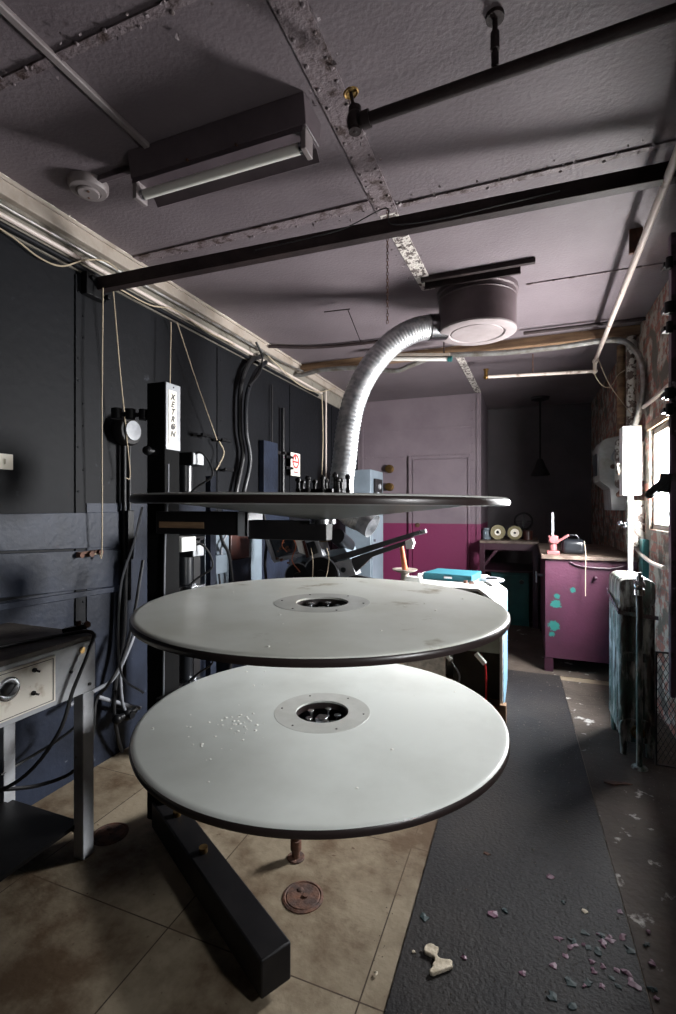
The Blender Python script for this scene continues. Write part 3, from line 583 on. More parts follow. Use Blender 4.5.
# sign
sy0, sy1 = at_X(291,455,XL+.06).y, at_X(300,455,XL+.06).y; sz0, sz1 = at_X(295,476,XL+.06).z, at_X(295,453,XL+.06).z
sg = empty('wall_sign', (XL+.06,(sy0+sy1)/2,sz0), 'small white sign with a red ring on two black pegs', 'sign')
MB().box(XL+.055, XL+.061, sy0, sy1, sz0, sz1).build('sign_board', 'paper', sg, bevel=.002)
rc = Vector((XL+.061, (sy0+sy1)/2, sz1-(sz1-sz0)*.36)); rr = (sy1-sy0)*.36
MB().lathe([(rr*.72,0),(rr,0),(rr,.003),(rr*.72,.003)], rc, (1,0,0), 36).box(rc.x, rc.x+.003, rc.y-rr*.8, rc.y+rr*.8, rc.z-.014, rc.z+.002).box(rc.x,rc.x+.003,rc.y-rr*.3,rc.y+rr*.05,rc.z+.015,rc.z+.05).build('red_ring', 'red', sg)
MB().box(rc.x, rc.x+.001, rc.y-rr*.7, rc.y+rr*.7, sz0+.03, sz0+.045).build('print_line', 'pink', sg)
for zz in (sz1-.05, sz0+.07): MB().cyl((XL, sy0-.03, zz), (XL+.065, sy0-.03, zz), .015).bar((XL+.05,sy0-.09,zz),(XL+.05,sy0+.05,zz),.03,.025).build('peg', 'black', sg, bevel=.002)

# ---------------------------------------------------------------- conduits across the far ceiling
pipe_thing('ceiling_conduit', [at_Y(262,378,4.25), at_Y(300,375,4.36), at_Y(322,370,4.36), at_Y(360,368,4.36), at_Y(395,371,4.36), at_Y(412,365,4.36), at_Y(440,356,4.36), at_Y(500,353,4.36), at_Y(560,347,4.36), at_Y(600,341,4.36), at_Y(622,341,4.36), at_Y(634,349,4.28), at_Y(642,364,4.2), at_Y(644,385,4.16), at_Y(641,405,4.18), at_Y(634,428,4.27)], .022, 'conduit', 'grey flexible conduit crossing the far ceiling and dropping to the white box', 'conduit', smooth=5)
pipe_thing('ceiling_conduit', [(XL+.06,3.75,ZC-.03),(XL+.5,3.95,ZC-.025),(-.9,4.0,ZC-.025),(-.45,4.05,ZC-.025)], .014, 'pipebrown', 'dark thin pipe under the ceiling left of the round vent', 'conduit', smooth=4)
pipe_thing('ceiling_conduit', [(-.02,4.2,ZC-.035),(.4,4.2,ZC-.035),(.83,4.2,ZC-.035)], .014, 'pipebrown', 'dark thin pipe along the timber right of the vent', 'conduit', smooth=0)
ts = empty('strip_lamp', at_Y(410,355,4.1), 'bare pale strip tube under the ceiling behind the silver duct', 'strip lamp')
MB().cyl(at_Y(372,359,4.2), at_Y(450,359,4.2), .018).build('tube', 'tube', ts)
MB().cyl(at_Y(448,359,4.2), at_Y(452,359,4.2), .024).build('end_cap', 'teal', ts)
MB().bar(at_Y(372,355,4.2)+Vector((0,0,.0)), at_Y(450,355,4.2), .05, .02).build('batten', 'trimwood', ts)
for x in (378,444):
    c = at_Y(x,355,4.2); MB().cyl(c, (c.x,c.y,ZC), .006).build('hanger', 'pipebrown', ts)
pipe_thing('ceiling_wire', [at_Y(348,310,3.2), at_Y(362,345,3.3)], .003, 'pipebrown', 'taut thin wire running to the bend of the duct', 'wire', smooth=0)
pipe_thing('ceiling_wire', [at_Y(324,312,3.2), at_Y(350,309,3.2)], .004, 'pipebrown', 'thin wire stapled flat to the ceiling left of the duct', 'wire', smooth=0)
# thin straggling wires on the right
pipe_thing('dangling_wire', [at_Y(594,362,4.7), at_Y(595,375,4.7), at_Y(603,386,4.7), at_Y(611,386,4.7), at_Y(618,375,4.7), at_Y(625,370,4.5)], .003, 'cord', 'looped thin wire dangling from the pipe elbow at right', 'wire')
pipe_thing('dangling_wire', [at_Y(598,358,4.7), at_Y(608,382,4.6), at_Y(622,402,4.5), at_Y(632,415,4.4)], .003, 'cord', 'thin wire slanting down to the white switch box', 'wire')

# ---------------------------------------------------------------- control desk at left
dk = empty('control_desk', (-1.9, 1.1, 0), 'worn grey metal control desk on square legs against the left wall', 'desk')
ty = 1.489; tz = H-.515
MB().box(-2.155, -1.634, .35, ty, tz-.02, tz).build('desk_top', 'desktop', dk, bevel=.003)
MB().box(-2.15, -1.636, .37, ty-.004, tz-.225, tz-.02).build('body', 'deskgrey', dk, bevel=.003)
pn = MB().box(-1.636, -1.628, .45, 1.30, tz-.205, tz-.035).build('control_panel', 'creampanel', dk, bevel=.002); pn['label'] = 'cream stained control panel'
MB().box(-1.628,-1.6265,.46,1.29,tz-.198,tz-.196).box(-1.628,-1.6265,.46,1.29,tz-.045,tz-.043).box(-1.628,-1.6265,1.288,1.290,tz-.198,tz-.043).build('panel_line', 'ink', pn)
c = at_X(8,689,-1.628)
MB().lathe([(.016,0),(.040,0),(.040,.004),(.036,.006),(.030,.006),(.016,.004)], c, (1,0,0), 36).build('dial_ring', 'steel', pn)
MB().lathe([(0,0),(.024,0),(.024,.006),(.019,.022),(0,.024)], c, (1,0,0), 28, closed=False).bar(c+Vector((.02,-.015,-.015)), c+Vector((.02,.015,.015)), .012,.006).build('dial_knob', 'leather', pn)
for px, py in ((34,670),(33,693)):
    c = at_X(px,py,-1.628); MB().cyl(c, c+Vector((.006,0,0)), .008).cyl(c+Vector((.006,0,0)), c+Vector((.02,.008,-.006)), .0035).build('toggle_switch', 'blackm', pn)
for py_, zz in ((1.455,-.045),(1.455,-.195),(1.37,-.12)):
    MB().cyl((-1.636,py_,tz+zz),(-1.630,py_,tz+zz),.006).build('screw', 'ink', dk)
MB().cyl((-1.636,1.42,tz-.05),(-1.633,1.42,tz-.05),.013).build('sticker', 'brass', dk)
for (x, y) in ((-1.66,1.45),(-2.12,1.45),(-1.66,.42),(-2.12,.42)):
    MB().box(x-.026,x+.026,y-.026,y+.026,0,tz-.225).build('leg', 'deskgrey', dk, bevel=.003)
for y in (1.45,.42): MB().box(-2.12,-1.66,y-.015,y+.015,.09,.12).build('rail', 'blackm', dk, bevel=.002)
MB().box(-2.10,-1.68,.44,1.43,.115,.13).build('lower_shelf', 'blackm', dk)
cl_ = empty('cable_clamp', at_Z(88,626,tz), 'small black cable clamp lying on the far corner of the desk', 'clamp')
c = Vector((-1.70,1.46,tz)); cl_.location = c
MB().bar(c+Vector((-.05,-.03,.012)), c+Vector((.03,.015,.03)), .022, .02).build('jaw', 'black', cl_, bevel=.003)
MB().cyl(c+Vector((.0,0,.02)), c+Vector((.0,0,.05)), .01).sph(c+Vector((.03,.015,.035)), .014).build('screw_knob', 'rust', cl_)
pipe_thing('black_cable', [(-1.75,.9,tz+.008),(-1.78,1.15,tz+.008),(-1.72,1.38,tz+.008),(-1.63,1.46,tz+.012),(-1.608,1.43,tz-.05),(-1.61,1.36,tz-.18),(-1.62,1.30,tz-.33),(-1.72,1.22,tz-.48),(-1.9,1.1,tz-.55)], .007, 'rubber', 'black cable lying over the desk edge and down its front', 'cable')
pipe_thing('black_cable', [at_X(143,560,-1.9), at_X(133,620,-1.9), at_X(122,660,-1.9), at_X(108,685,-1.88), at_X(96,700,-1.85), at_X(92,740,-1.8), at_X(75,770,-1.85), at_X(40,785,-1.95), at_X(0,790,-2.0)], .008, 'rubber', 'long black cable sweeping from the column down behind the desk leg', 'cable')
pipe_thing('black_cable', [at_X(92,700,-1.95), at_X(80,722,-2.0), at_X(55,742,-2.05), at_X(25,760,-2.1), at_X(0,775,-2.1)], .007, 'rubber', 'black cable sagging underneath the desk near the wall', 'cable')
pipe_thing('grey_cable', [at_X(137,628,-2.02), at_X(124,660,-2.02), at_X(112,680,-2.04), at_X(96,690,-2.06), at_X(70,705,-2.08)], .010, 'gcable', 'light grey cable curving behind the desk corner', 'cable')
pipe_thing('grey_cable', [at_X(128,640,-2.05), at_X(121,665,-2.05), at_X(121,690,-2.05), at_X(124,708,-2.05), at_X(132,718,-2.05)], .009, 'gcable', 'grey cable dropping straight down the wall beside the platters', 'cable')
pipe_thing('grey_cable', [at_X(98,697,-2.1), at_X(112,701,-2.1), at_X(130,706,-2.1), at_X(140,708,-2.1)], .011, 'gcable', 'grey conduit running level along the wall right of the desk', 'conduit')
pipe_thing('black_cable', [at_X(115,690,-2.08), at_X(114,712,-2.08), at_X(118,738,-2.10), at_X(122,752,-2.12)], .010, 'rubber', 'short black cable looping up at the wall foot', 'cable')
pipe_thing('black_cable', [at_X(126,560,-2.1), at_X(123,640,-2.1), at_X(116,678,-2.1), at_X(113,712,-2.1)], .013, 'rubber', 'thick black cable running straight down from the wall lamp pipes', 'cable')
hk = at_X(127,714,-2.05)
thing('wall_valve', MB().cyl(hk-Vector((.08,0,0)), hk+Vector((.04,0,0)), .02).sph(hk,.035).cyl(hk+Vector((0,-.06,0)),hk+Vector((0,.06,0)),.018).sph(hk+Vector((0,-.07,0)),.026), 'black', 'black pipe fitting low on the wall beside the lowest platter', 'pipe fitting')

# ---------------------------------------------------------------- things on the left wall behind the platters
def wall_box(name, px0, py0, px1, py1, X0, dX, m, label, cat, bevel=.003):
    a, b = at_X(px0,py0,X0+dX), at_X(px1,py1,X0+dX)
    return thing(name, MB().box(X0, X0+dX, a.y, b.y, b.z, a.z), m, label, cat, bevel=bevel)
wall_box('steel_cabinet', 205, 530, 229, 600, XL+.008, .16, 'cabinetblue', 'narrow blue-grey steel cabinet on the wall behind the platters', 'cabinet')
ob_ = empty('outlet_box', at_X(221,570,XL+.2), 'small grey double outlet box on the narrow cabinet', 'outlet')
a, b = at_X(213,556,XL+.20), at_X(226,572,XL+.20)
MB().box(XL+.17, XL+.21, a.y, b.y, b.z, a.z).build('box', 'cabinetblue', ob_, bevel=.003)
MB().box(XL+.17, XL+.20, a.y-.012, a.y, b.z+.0, a.z-.0).build('side_plate', 'ink', ob_)
MB().tube([at_X(219,573,XL+.19), at_X(220,585,XL+.19), at_X(222,605,XL+.18)], .008, 8).build('cord', 'rubber', ob_)
pipe_thing('grey_cable', [at_X(226,535,XL+.2), at_X(222,545,XL+.2), at_X(221,556,XL+.2)], .008, 'gcable', 'grey cord entering the top of the outlet box', 'cable')
a, b = at_X(231,533,XL+.14), at_X(250,557,XL+.14)
rb = empty('battery_jar', (XL+.08,(a.y+b.y)/2,b.z), 'square reddish-brown jar on a blue-grey stand behind the platters', 'jar')
MB().box(XL+.004, XL+.14, a.y, b.y, b.z, a.z).build('jar', 'redbrown', rb, bevel=.008)
MB().box(XL+.004, XL+.145, a.y-.01, b.y+.01, .0, b.z-.003).build('stand', 'bluewall', rb, bevel=.003)
MB().box(XL+.015, XL+.145, a.y-.01, b.y+.01, a.z, a.z+.02).build('lid', 'leather', rb, bevel=.004)
wall_box('steel_cabinet', 251, 512, 262, 600, XL+.008, .08, 'cabinetblue', 'slim blue-grey steel locker beside the red-brown jar', 'cabinet')
wall_box('steel_cabinet', 264, 440, 278, 500, XL+.008, .05, 'bluewall', 'small dim blue box on the wall below the black bracket', 'box')
pipe_thing('black_cable', [at_X(214,505,-1.95), at_X(222,540,-1.95), at_X(230,560,-1.95), at_X(234,620,-1.95), at_X(228,690,-1.95)], .012, 'rubber', 'black hose hanging in front of the narrow cabinet', 'cable')
pipe_thing('black_cable', [at_X(262,505,-1.9), at_X(267,535,-1.9), at_X(265,565,-1.9), at_X(268,610,-1.9), at_X(262,665,-1.9)], .012, 'rubber', 'black hose hanging left of the projector', 'cable')
c = at_Y(187,536,2.3)
thing('papers', MB().obox(c, (.16,.10,.012), (0,.1,.2)).obox(c+Vector((.01,.01,.022)), (.20,.12,.008), (0,.05,-.1)).obox(c+Vector((.02,.0,-.016)), (.14,.1,.012), (0,0,.4)).box(c.x-.07,c.x+.07,c.y-.03,c.y+.03,.0,c.z-.02), 'blackm', 'dark boards stacked on a post behind the black column', 'boards')
# perforated upright near the column
p = at_Y(208,493,2.6)
ur = MB().box(p.x-.02,p.x+.02,2.6,2.66,0,at_Y(208,476,2.6).z)
thing('upright_post', ur, 'bluewall', 'blue-grey perforated upright post right of the column motors', 'post', bevel=.002)

# ---------------------------------------------------------------- projector behind the platters
pj = empty('film_projector', (-1.3, 3.3, 0), 'old film projector with black spool drums and long reel arm behind the platters', 'projector')
MB().cyl((-1.45,3.35,.03),(-1.45,3.35,H-.5),.09).box(-1.7,-1.15,3.1,3.6,0,.05).build('pedestal', 'blackm', pj, bevel=.005)
Y = 3.2
MB().slab([(262,534),(296,534),(290,553),(272,560)], Y+.02, .25).build('lamphouse_panel', 'leather', pj, bevel=.004)
MB().slab([(263,533),(266,533),(275,560),(272,561)], Y, .06).slab([(272,559),(318,549),(319,552),(274,563)], Y, .05).build('rail', 'greymetal', pj, bevel=.002)
MB().slab([(294,538),(303,536),(310,556),(299,553)], Y-.04, .18).build('side_cover', 'white', pj, bevel=.004)
gt = MB().slab([(303,539),(317,536),(323,556),(310,561)], Y-.06, .16).build('film_gate', 'greymetal', pj, bevel=.004)
MB().slab([(306,543),(314,541),(318,553),(310,556)], Y-.07, .02).build('gate_window', 'leather', gt)
MB().slab([(302,541),(304.5,540.5),(309,557),(306.5,558)], Y-.065, .02).build('red_strip', 'redbrown', gt)
MB().slab([(288,566),(300,556),(345,548),(352,562),(310,574),(290,580)], Y+.02, .22).build('head_casting', 'cabinetblue', pj, bevel=.006)
for (px, py, r) in ((298,577,.10),(321,576,.135)):
    c = at_Y(px,py,Y-.07); d_ = MB().lathe([(0,0),(r*.3,0),(r*.34,-.012),(r*.9,-.012),(r,-.004),(r,.085),(0,.085)], c, (0,1,0), 40, closed=False).build('spool_drum', 'black', pj)
    MB().lathe([(r*.98,-.008),(r*1.04,-.006),(r*1.04,.004),(r*.98,.004)], c, (0,1,0), 40).build('drum_band', 'gcable', d_)
c = at_Y(338,539,Y-.05)
MB().cyl(c+Vector((0,-.02,.02)), c+Vector((.0,.2,-.06)), .055).build('lens_barrel', 'leather', pj)
c = at_Y(325,537,Y); MB().lathe([(0,0),(.06,0),(.045,.035),(.03,.05),(0,.05)], c-Vector((0,0,.03)), (0,0,1), 24, closed=False).build('lens_cap', 'brass', pj)
br_ = MB().slab([(333,563),(350,559),(356,575),(339,579)], Y-.05, .12).build('arm_bracket', 'greymetal', pj, bevel=.004)
c = at_Y(343,570,Y-.06); MB().cyl(c, c+Vector((0,.03,0)), .018).build('pivot', 'leather', br_)
MB().slab([(331,561),(331,557),(420,530),(424,533),(350,558)], Y-.02, .035).build('reel_arm', 'armgrey', pj, bevel=.003)
MB().slab([(350,570),(352,558),(410,539),(412,543),(372,557),(353,575)], Y-.04, .035).build('reel_arm', 'armgrey', pj, bevel=.003)
MB().slab([(418,531),(425,529),(426,533),(420,535)], Y-.02, .04).build('arm_tip', 'greymetal', pj, bevel=.002)
MB().slab([(405,541),(412,538),(414,543),(412,549),(406,549)], Y-.06, .05).build('spindle_clamp', 'white', pj, bevel=.003)
MB().slab([(350,573),(400,586),(398,589),(348,578)], Y-.02, .03).build('lower_arm', 'armgrey', pj, bevel=.002)
cr = MB()
for q in range(9):
    px = 286+random.gauss(0,6); py = 550+random.gauss(0,6); c = at_Y(px,py,Y-.06+random.uniform(0,.05)); cr.cyl(c, c+Vector((0,-.02,0)), random.uniform(.005,.011), seg=10)
cr.build('rollers', 'rust', pj).__setitem__('kind','stuff')
MB().tube([at_Y(287,552,Y-.08), at_Y(282,545,Y-.08), at_Y(288,535,Y-.08), at_Y(296,545,Y-.08), at_Y(292,560,Y-.08), at_Y(300,572,Y-.10)], .004, 6).build('film_strip', 'copper', pj)
for px in (311, 327): MB().tube([at_Y(px,548,Y-.10), at_Y(px+2,562,Y-.11), at_Y(px-3 if px>320 else px+1,588,Y-.13)], .003, 6).build('string', 'cord', pj)
MB().slab([(292,575),(340,570),(345,600),(290,604)], Y+.03, .25).build('lower_housing', 'black', pj, bevel=.006)

# ---------------------------------------------------------------- white pedestal machine with things on it
px0, px1, py0, py1, zt = -.80, -.14, 3.33, 4.05, H-.54
sp_ = empty('equipment_cabinet', (-.5,3.7,0), 'white metal equipment cabinet with chamfered top corner and open front', 'cabinet')
ch_ = .11
shell = MB()
prof = [(px1,0),(px1,zt-ch_),(px1-.15,zt),(px0,zt),(px0,zt-.02),(px1-.16,zt-.02),(px1-.02,zt-ch_-.01),(px1-.02,0)]
shell.prism([(x,py0,z) for x,z in prof], (0,py1-py0,0)).box(px0,px0+.02,py0,py1,0,zt-.02).box(px0,px1-.02,py1-.02,py1,0,zt-.12)
shell.build('shell', 'white', sp_, bevel=.003)
MB().prism([(x,py0+.03,z) for x,z in [(px0+.02,zt-.022),(px1-.165,zt-.022),(px1-.025,zt-ch_-.015),(px1-.022,zt-.16),(px0+.02,zt-.16)]], (0,.02,0)).build('recess_panel', 'darkolive', sp_)
MB().box(px1,px1+.004,py0+.01,py1-.01,.05,zt-ch_-.01).build('lit_end_face', 'paleblue', sp_)  # added thin sheet; pale blue of the window-lit end put into its colour
MB().box(px0+.3,px1-.022,py0+.004,py0+.02,zt-.42,zt-.16).build('front_panel', 'olive', sp_, bevel=.002)
MB().box(px0+.02,px0+.29,py0+.004,py0+.02,zt-.75,zt-.16).build('side_panel', 'galv', sp_, bevel=.002)
MB().box(px0+.3,px1-.03,py0+.3,py0+.31,.02,zt-.42).build('inner_panel', 'darkolive', sp_)
MB().box(px0,px1-.002,py0,py1,.0,.03).box(px1-.02,px1+.02,py0-.03,py0+.03,0,.12).build('base', 'timber', sp_, bevel=.003)
for (x, tilt, m2) in ((-.28,0,'red'),(-.50,.5,'gcable')):
    w_ = MB().tube([(x,py0+.02,zt-.44),(x+.03,py0-.005,zt-.50),(x+.035+tilt*.1,py0-.005,zt-.6),(x+.03,py0+.05,zt-.75)], .006, 8).build('lead', m2, sp_)
    MB().bar((x-.03,py0-.0,zt-.43),(x+.03,py0-.01,zt-.49),.03,.03).build('plug', 'white', w_, bevel=.004)
bk = MB().prism([(-.72,3.62,zt+.0),(-.36,3.56,zt+.0),(-.32,3.86,zt+.0),(-.66,3.92,zt+.0)], (0,0,.05))
tb_ = empty('teal_case', (-.5,3.74,zt), 'flat teal case lying on top of the white cabinet', 'case')
bk.build('lid', 'tealbook', tb_, bevel=.004)
MB().box(-.56,-.50,3.575,3.59,zt+.02,zt+.035).build('clasp', 'steel', tb_)
rc_ = empty('film_can', (-.26,3.80,zt), 'small round grey film can lying beside the teal case', 'film can')
rc_.location = (-.235,3.72,zt)
MB().lathe([(0,0),(.085,0),(.088,.012),(.075,.02),(.06,.014),(0,.014)], (-.235,3.72,zt), seg=36, closed=False).build('can', 'greymetal', rc_)
MB().lathe([(0,.0145),(.04,.0145),(.04,.021),(0,.023)], (-.235,3.72,zt), seg=24, closed=False).build('hub', 'blackm', rc_)
thing('small_bolt', MB().cyl((-.40,3.53,zt),(-.40,3.53,zt+.02),.014).cyl((-.37,3.49,zt+.006),(-.34,3.51,zt+.006),.006).obox((-.36,3.55,zt+.008),(.03,.015,.012)), 'rust', 'small loose rusty bolt and nuts on the cabinet in front of the case', 'bolt')
# rewind spindle standing beside the case
rs = empty('rewind_spindle', (-.66,3.42,zt), 'brown tapered spindle rising from a cream round base on the cabinet', 'spindle')
b0 = at_Y(405,572,3.42); 
MB().cyl((b0.x,3.42,zt),(b0.x,3.42,b0.z),.03).lathe([(0,0),(.055,0),(.085,.012),(.09,.022),(.03,.016),(0,.016)], (b0.x,3.42,b0.z-.0), seg=32, closed=False).build('base_flange', 'trimwood', rs)
MB().cyl((b0.x,3.42,b0.z+.015), at_Y(401,543,3.40), .022, .015).build('spindle', 'copper', rs)
MB().box(b0.x+.0,b0.x+.12,3.39,3.45,zt,zt+.045).cyl((b0.x+.1,3.42,zt+.04),(b0.x+.1,3.42,zt+.07),.012).build('foot_bracket', 'white', rs, bevel=.005)

# ---------------------------------------------------------------- blue-grey locker at the back
lk = empty('electrical_cabinet', (-1.6,5.0,0), 'tall pale blue-grey electrical cabinet against the back left corner', 'cabinet')
zt2 = H+.39
MB().box(-1.78,-1.5,4.8,5.27,0.02,zt2).build('body', 'cabinetblue', lk, bevel=.006)
MB().box(-1.5,-1.49,4.83,5.24,H-1.2,H-.1).build('lower_door', 'cabinetblue', lk, bevel=.003)
cb_ = MB().box(-1.5,-1.475,4.90,5.16,H+.06,H+.30).build('control_box', 'blackm', lk, bevel=.003)
MB().cyl((-1.475,5.03,H+.22),(-1.46,5.03,H+.22),.03).box(-1.475,-1.465,4.95,5.0,H+.09,H+.16).build('meter', 'greymetal', cb_)
MB().cyl((-1.49,4.88,H-.35),(-1.475,4.88,H-.35),.015).build('latch', 'steel', lk)
for py, lb in ((469,'upper round brass boss fixed to the back wall'),(487,'lower round brass boss fixed to the back wall')):
    c = at_Y(390,py,YB)
    thing('brass_boss', MB().lathe([(0,0),(.055,0),(.055,.012),(.03,.02),(.03,.045),(.05,.055),(.05,.07),(0,.08)], c, (0,-1,0), 24, closed=False), 'brass', lb, 'boss')
thing('wall_bolt', MB().lathe([(0,0),(.03,0),(.03,.02),(0,.03)], at_Y(418,525,YB-.012), (0,-1,0), 14, closed=False), 'rust', 'small rusty bolt head on the plum part of the door', 'bolt')

# ---------------------------------------------------------------- recess bench and items, pendant
bn = empty('workbench', (-.2,6.5,0), 'plum-painted wooden workbench in the dark recess', 'workbench')
bz = H-.43
MB().box(-.52,.14,6.02,6.9,bz,bz+.03).build('bench_top', 'worktop', bn, bevel=.003)
for x, y in ((-.49,6.06),(.10,6.06),(-.49,6.85),(.10,6.85)): MB().box(x-.03,x+.03,y-.03,y+.03,0,bz).build('leg', 'plum', bn, bevel=.003)
MB().box(-.46,.07,6.04,6.07,bz-.08,bz).bar((-.46,6.055,bz-.26),(-.32,6.055,bz-.07),.03,.03).build('apron', 'plum', bn, bevel=.003)
MB().box(-.50,.12,6.05,6.88,bz-.34,bz-.32).build('shelf', 'plum', bn)
a = at_Y(491,571,6.1); b = at_Y(529,632,6.1)
tc_ = empty('teal_cupboard', ((a.x+b.x)/2,6.3,0), 'small teal cupboard standing under the dark workbench', 'cupboard')
MB().box(a.x,b.x,6.1,6.7,.0,bz-.345).build('body', 'teal', tc_, bevel=.004)
MB().box(a.x+.03,b.x-.03,6.09,6.1,.05,bz-.38).build('door', 'teal', tc_, bevel=.003)
MB().cyl((b.x-.08,6.09,bz-.45),(b.x-.08,6.07,bz-.45),.025).build('door_knob', 'leather', tc_)
z = bz+.03
rl2 = empty('tape_reel', (-.33,6.3,z), 'small yellow reel standing on the recess workbench', 'reel')
MB().lathe([(.04,-.02),(.09,-.02),(.09,.02),(.04,.02)], (-.33,6.3,z+.09), (.3,-1,0), 28).build('rim', 'yellow', rl2)
MB().lathe([(.02,-.012),(.042,-.012),(.042,.012),(.02,.012)], (-.33,6.3,z+.09), (.3,-1,0), 20).build('hub', 'paper', rl2)
rl3 = empty('tape_reel', (-.13,6.3,z), 'pale round reel standing right of the yellow one', 'reel')
MB().lathe([(.02,-.015),(.085,-.015),(.085,.015),(.02,.015)], (-.13,6.3,z+.085), (.1,-1,0), 28).build('rim', 'yellow', rl3)
MB().lathe([(.015,-.02),(.05,-.02),(.05,.02),(.015,.02)], (-.13,6.3,z+.085), (.1,-1,0), 20).build('hub', 'paper', rl3)
thing('glass_jar', MB().lathe([(0,0),(.05,0),(.055,.02),(.055,.10),(.04,.12),(.04,.14),(0,.14)], (-.46,6.35,z), seg=24, closed=False), 'cabinetblue', 'dim bluish jar at the left end of the workbench', 'jar')
thing('tin_can', MB().lathe([(0,0),(.055,0),(.055,.11),(.05,.115),(0,.115)], (.02,6.35,z), seg=24, closed=False), 'redbrown', 'reddish-brown tin on the recess workbench', 'tin')
fn = empty('bench_fan', (-.05,6.6,z), 'small dark round fan at the back of the workbench', 'fan')
MB().cyl((-.03,6.6,z),(-.03,6.6,z+.16),.015).cyl((-.03,6.6,z),(-.03,6.6,z+.02),.06).build('stand', 'blackm', fn)
MB().lathe([(.10,-.02),(.115,0),(.10,.02),(.09,0)], (-.03,6.58,z+.22), (0,-1,0), 32).lathe([(0,-.02),(.03,-.02),(.03,.02),(0,.02)], (-.03,6.58,z+.22), (0,-1,0), 16, closed=False).box(-.13,.07,6.575,6.585,z+.212,z+.228).box(-.038,-.022,6.575,6.585,z+.12,z+.32).build('cage', 'blackm', fn)
pd = empty('pendant_lamp', (.17,6.9,H+.5), 'dark bell-shaped pendant lamp hanging in the recess', 'pendant lamp')
MB().cyl((.17,6.9,ZC-.02),(.17,6.9,H+.62),.012).build('rod', 'blackm', pd)
MB().lathe([(0,0),(.12,0),(.11,-.03),(.04,-.05),(0,-.05)], (.17,6.9,ZC), seg=28, closed=False).build('ceiling_rose', 'blackm', pd)
MB().lathe([(.03,.22),(.045,.19),(.07,.12),(.115,.03),(.125,0),(.118,0),(.06,.12),(.02,.19),(.02,.22)], (.17,6.9,H+.41), seg=36).build('shade', 'blackm', pd)

# ---------------------------------------------------------------- plum counter on the right
pc = empty('plum_counter', (.48,5.3,0), 'plum-painted counter cabinet with chipped teal patches and wooden top', 'counter')
cz = H-.41
MB().box(.15,XR-.01,4.49,6.0,.12,cz-.03).build('body', 'plumchip', pc, bevel=.004)
MB().box(.12,XR-.005,4.46,6.0,cz-.03,cz).build('worktop', 'worktop', pc, bevel=.004)
for x, y in ((.18,4.53),(.79,4.53),(.18,5.95)): MB().box(x-.035,x+.035,y-.035,y+.035,0,.12).build('leg', 'plum', pc, bevel=.003)
MB().tube([(.34,4.485,cz-.05),(.42,4.475,cz-.08),(.62,4.475,cz-.09),(.74,4.485,cz-.07)], .008, 8).build('rail', 'plum', pc)
MB().cyl((.15,5.1,cz-.25),(.10,5.1,cz-.25),.014).box(.085,.10,5.06,5.14,cz-.32,cz-.22).build('latch', 'greymetal', pc, bevel=.002)
MB().cyl((.53,4.49,cz-.17),(.53,4.455,cz-.17),.01).sph((.53,4.45,cz-.17),.015).build('knob', 'plum', pc)
vs_ = empty('film_rewinder', (.22,4.62,cz), 'pink-red cast rewinder with upright plate at the counter corner', 'rewinder')
MB().box(.17,.27,4.58,4.68,cz,cz+.03).cyl((.22,4.63,cz+.03),(.22,4.63,cz+.15),.03).box(.18,.26,4.60,4.66,cz+.09,cz+.16).bar((.24,4.6,cz+.10),(.34,4.58,cz+.17),.025,.02).cyl((.22,4.57,cz+.13),(.22,4.69,cz+.13),.035).build('casting', 'pink', vs_, bevel=.004)
MB().box(.205,.225,4.60,4.64,cz+.16,cz+.36).build('upright_plate', 'gcable', vs_, bevel=.003)
bg = empty('vinyl_bag', (.37,4.72,cz), 'black shiny vinyl case on the counter beside the rewinder', 'case')
MB().box(.29,.48,4.62,4.82,cz,cz+.13).build('body', 'leather', bg, bevel=.04, bseg=4)
MB().tube([(.33,4.70,cz+.12),(.35,4.70,cz+.16),(.41,4.70,cz+.16),(.43,4.70,cz+.12)], .007, 8).build('handle', 'leather', bg)
pipe_thing('counter_string', [(.46,4.60,cz+.12),(.455,4.44,cz+.02),(.453,4.435,cz-.2),(.453,4.435,cz-.32)], .003, 'cord', 'thin string hanging from the case over the counter front', 'string', smooth=4)

# ---------------------------------------------------------------- right wall electrics
wb = empty('switch_box', (.76,4.33,H+.1), 'bright white electrical switch box on the brick wall', 'electrical box')
MB().box(.69,.818,4.25,4.40,H+.09,H+.62).box(.80,XR,4.28,4.38,H+.2,H+.5).build('box', 'white', wb, bevel=.004)
MB().box(.70,.810,4.238,4.25,H+.10,H+.61).build('door', 'white', wb, bevel=.003)
MB().cyl((.69,4.32,H+.33),(.66,4.32,H+.33),.012).bar((.665,4.32,H+.33),(.665,4.25,H+.26),.012,.03).build('lever', 'flakewhite', wb)
pipe_thing('conduit_drop', [(.735,4.22,H+.09),(.735,4.22,.0)], .018, 'white', 'white vertical conduit dropping from the switch box behind the radiator', 'conduit', smooth=0)
mb_ = empty('meter_box', (.7,5.0,H), 'large grey-white meter box with stepped front farther along the wall', 'electrical box')
MB().prism([(XR,4.78,H-.03),(.69,4.78,H-.03),(.68,4.78,H+.16),(.60,4.78,H+.23),(.59,4.78,H+.52),(.62,4.78,H+.58),(.66,4.78,H+.60),(XR,4.78,H+.63)], (0,.42,0)).build('housing', 'meter', mb_, bevel=.006)
MB().box(.585,.592,4.9,5.1,H+.28,H+.48).build('meter_window', 'leather', mb_, bevel=.003)
MB().cyl((.70,4.78,H+.35),(.70,4.765,H+.35),.02).build('seal', 'rust', mb_)
MB().tube([(.72,4.775,H+.5),(.69,4.76,H+.42),(.74,4.76,H+.36),(.77,4.76,H+.2)], .006, 8).build('lead', 'gcable', mb_)
cu_ = empty('cable_fitting', (.74,4.62,H+.1), 'flaking white rounded cable fitting between the two boxes', 'electrical fitting')
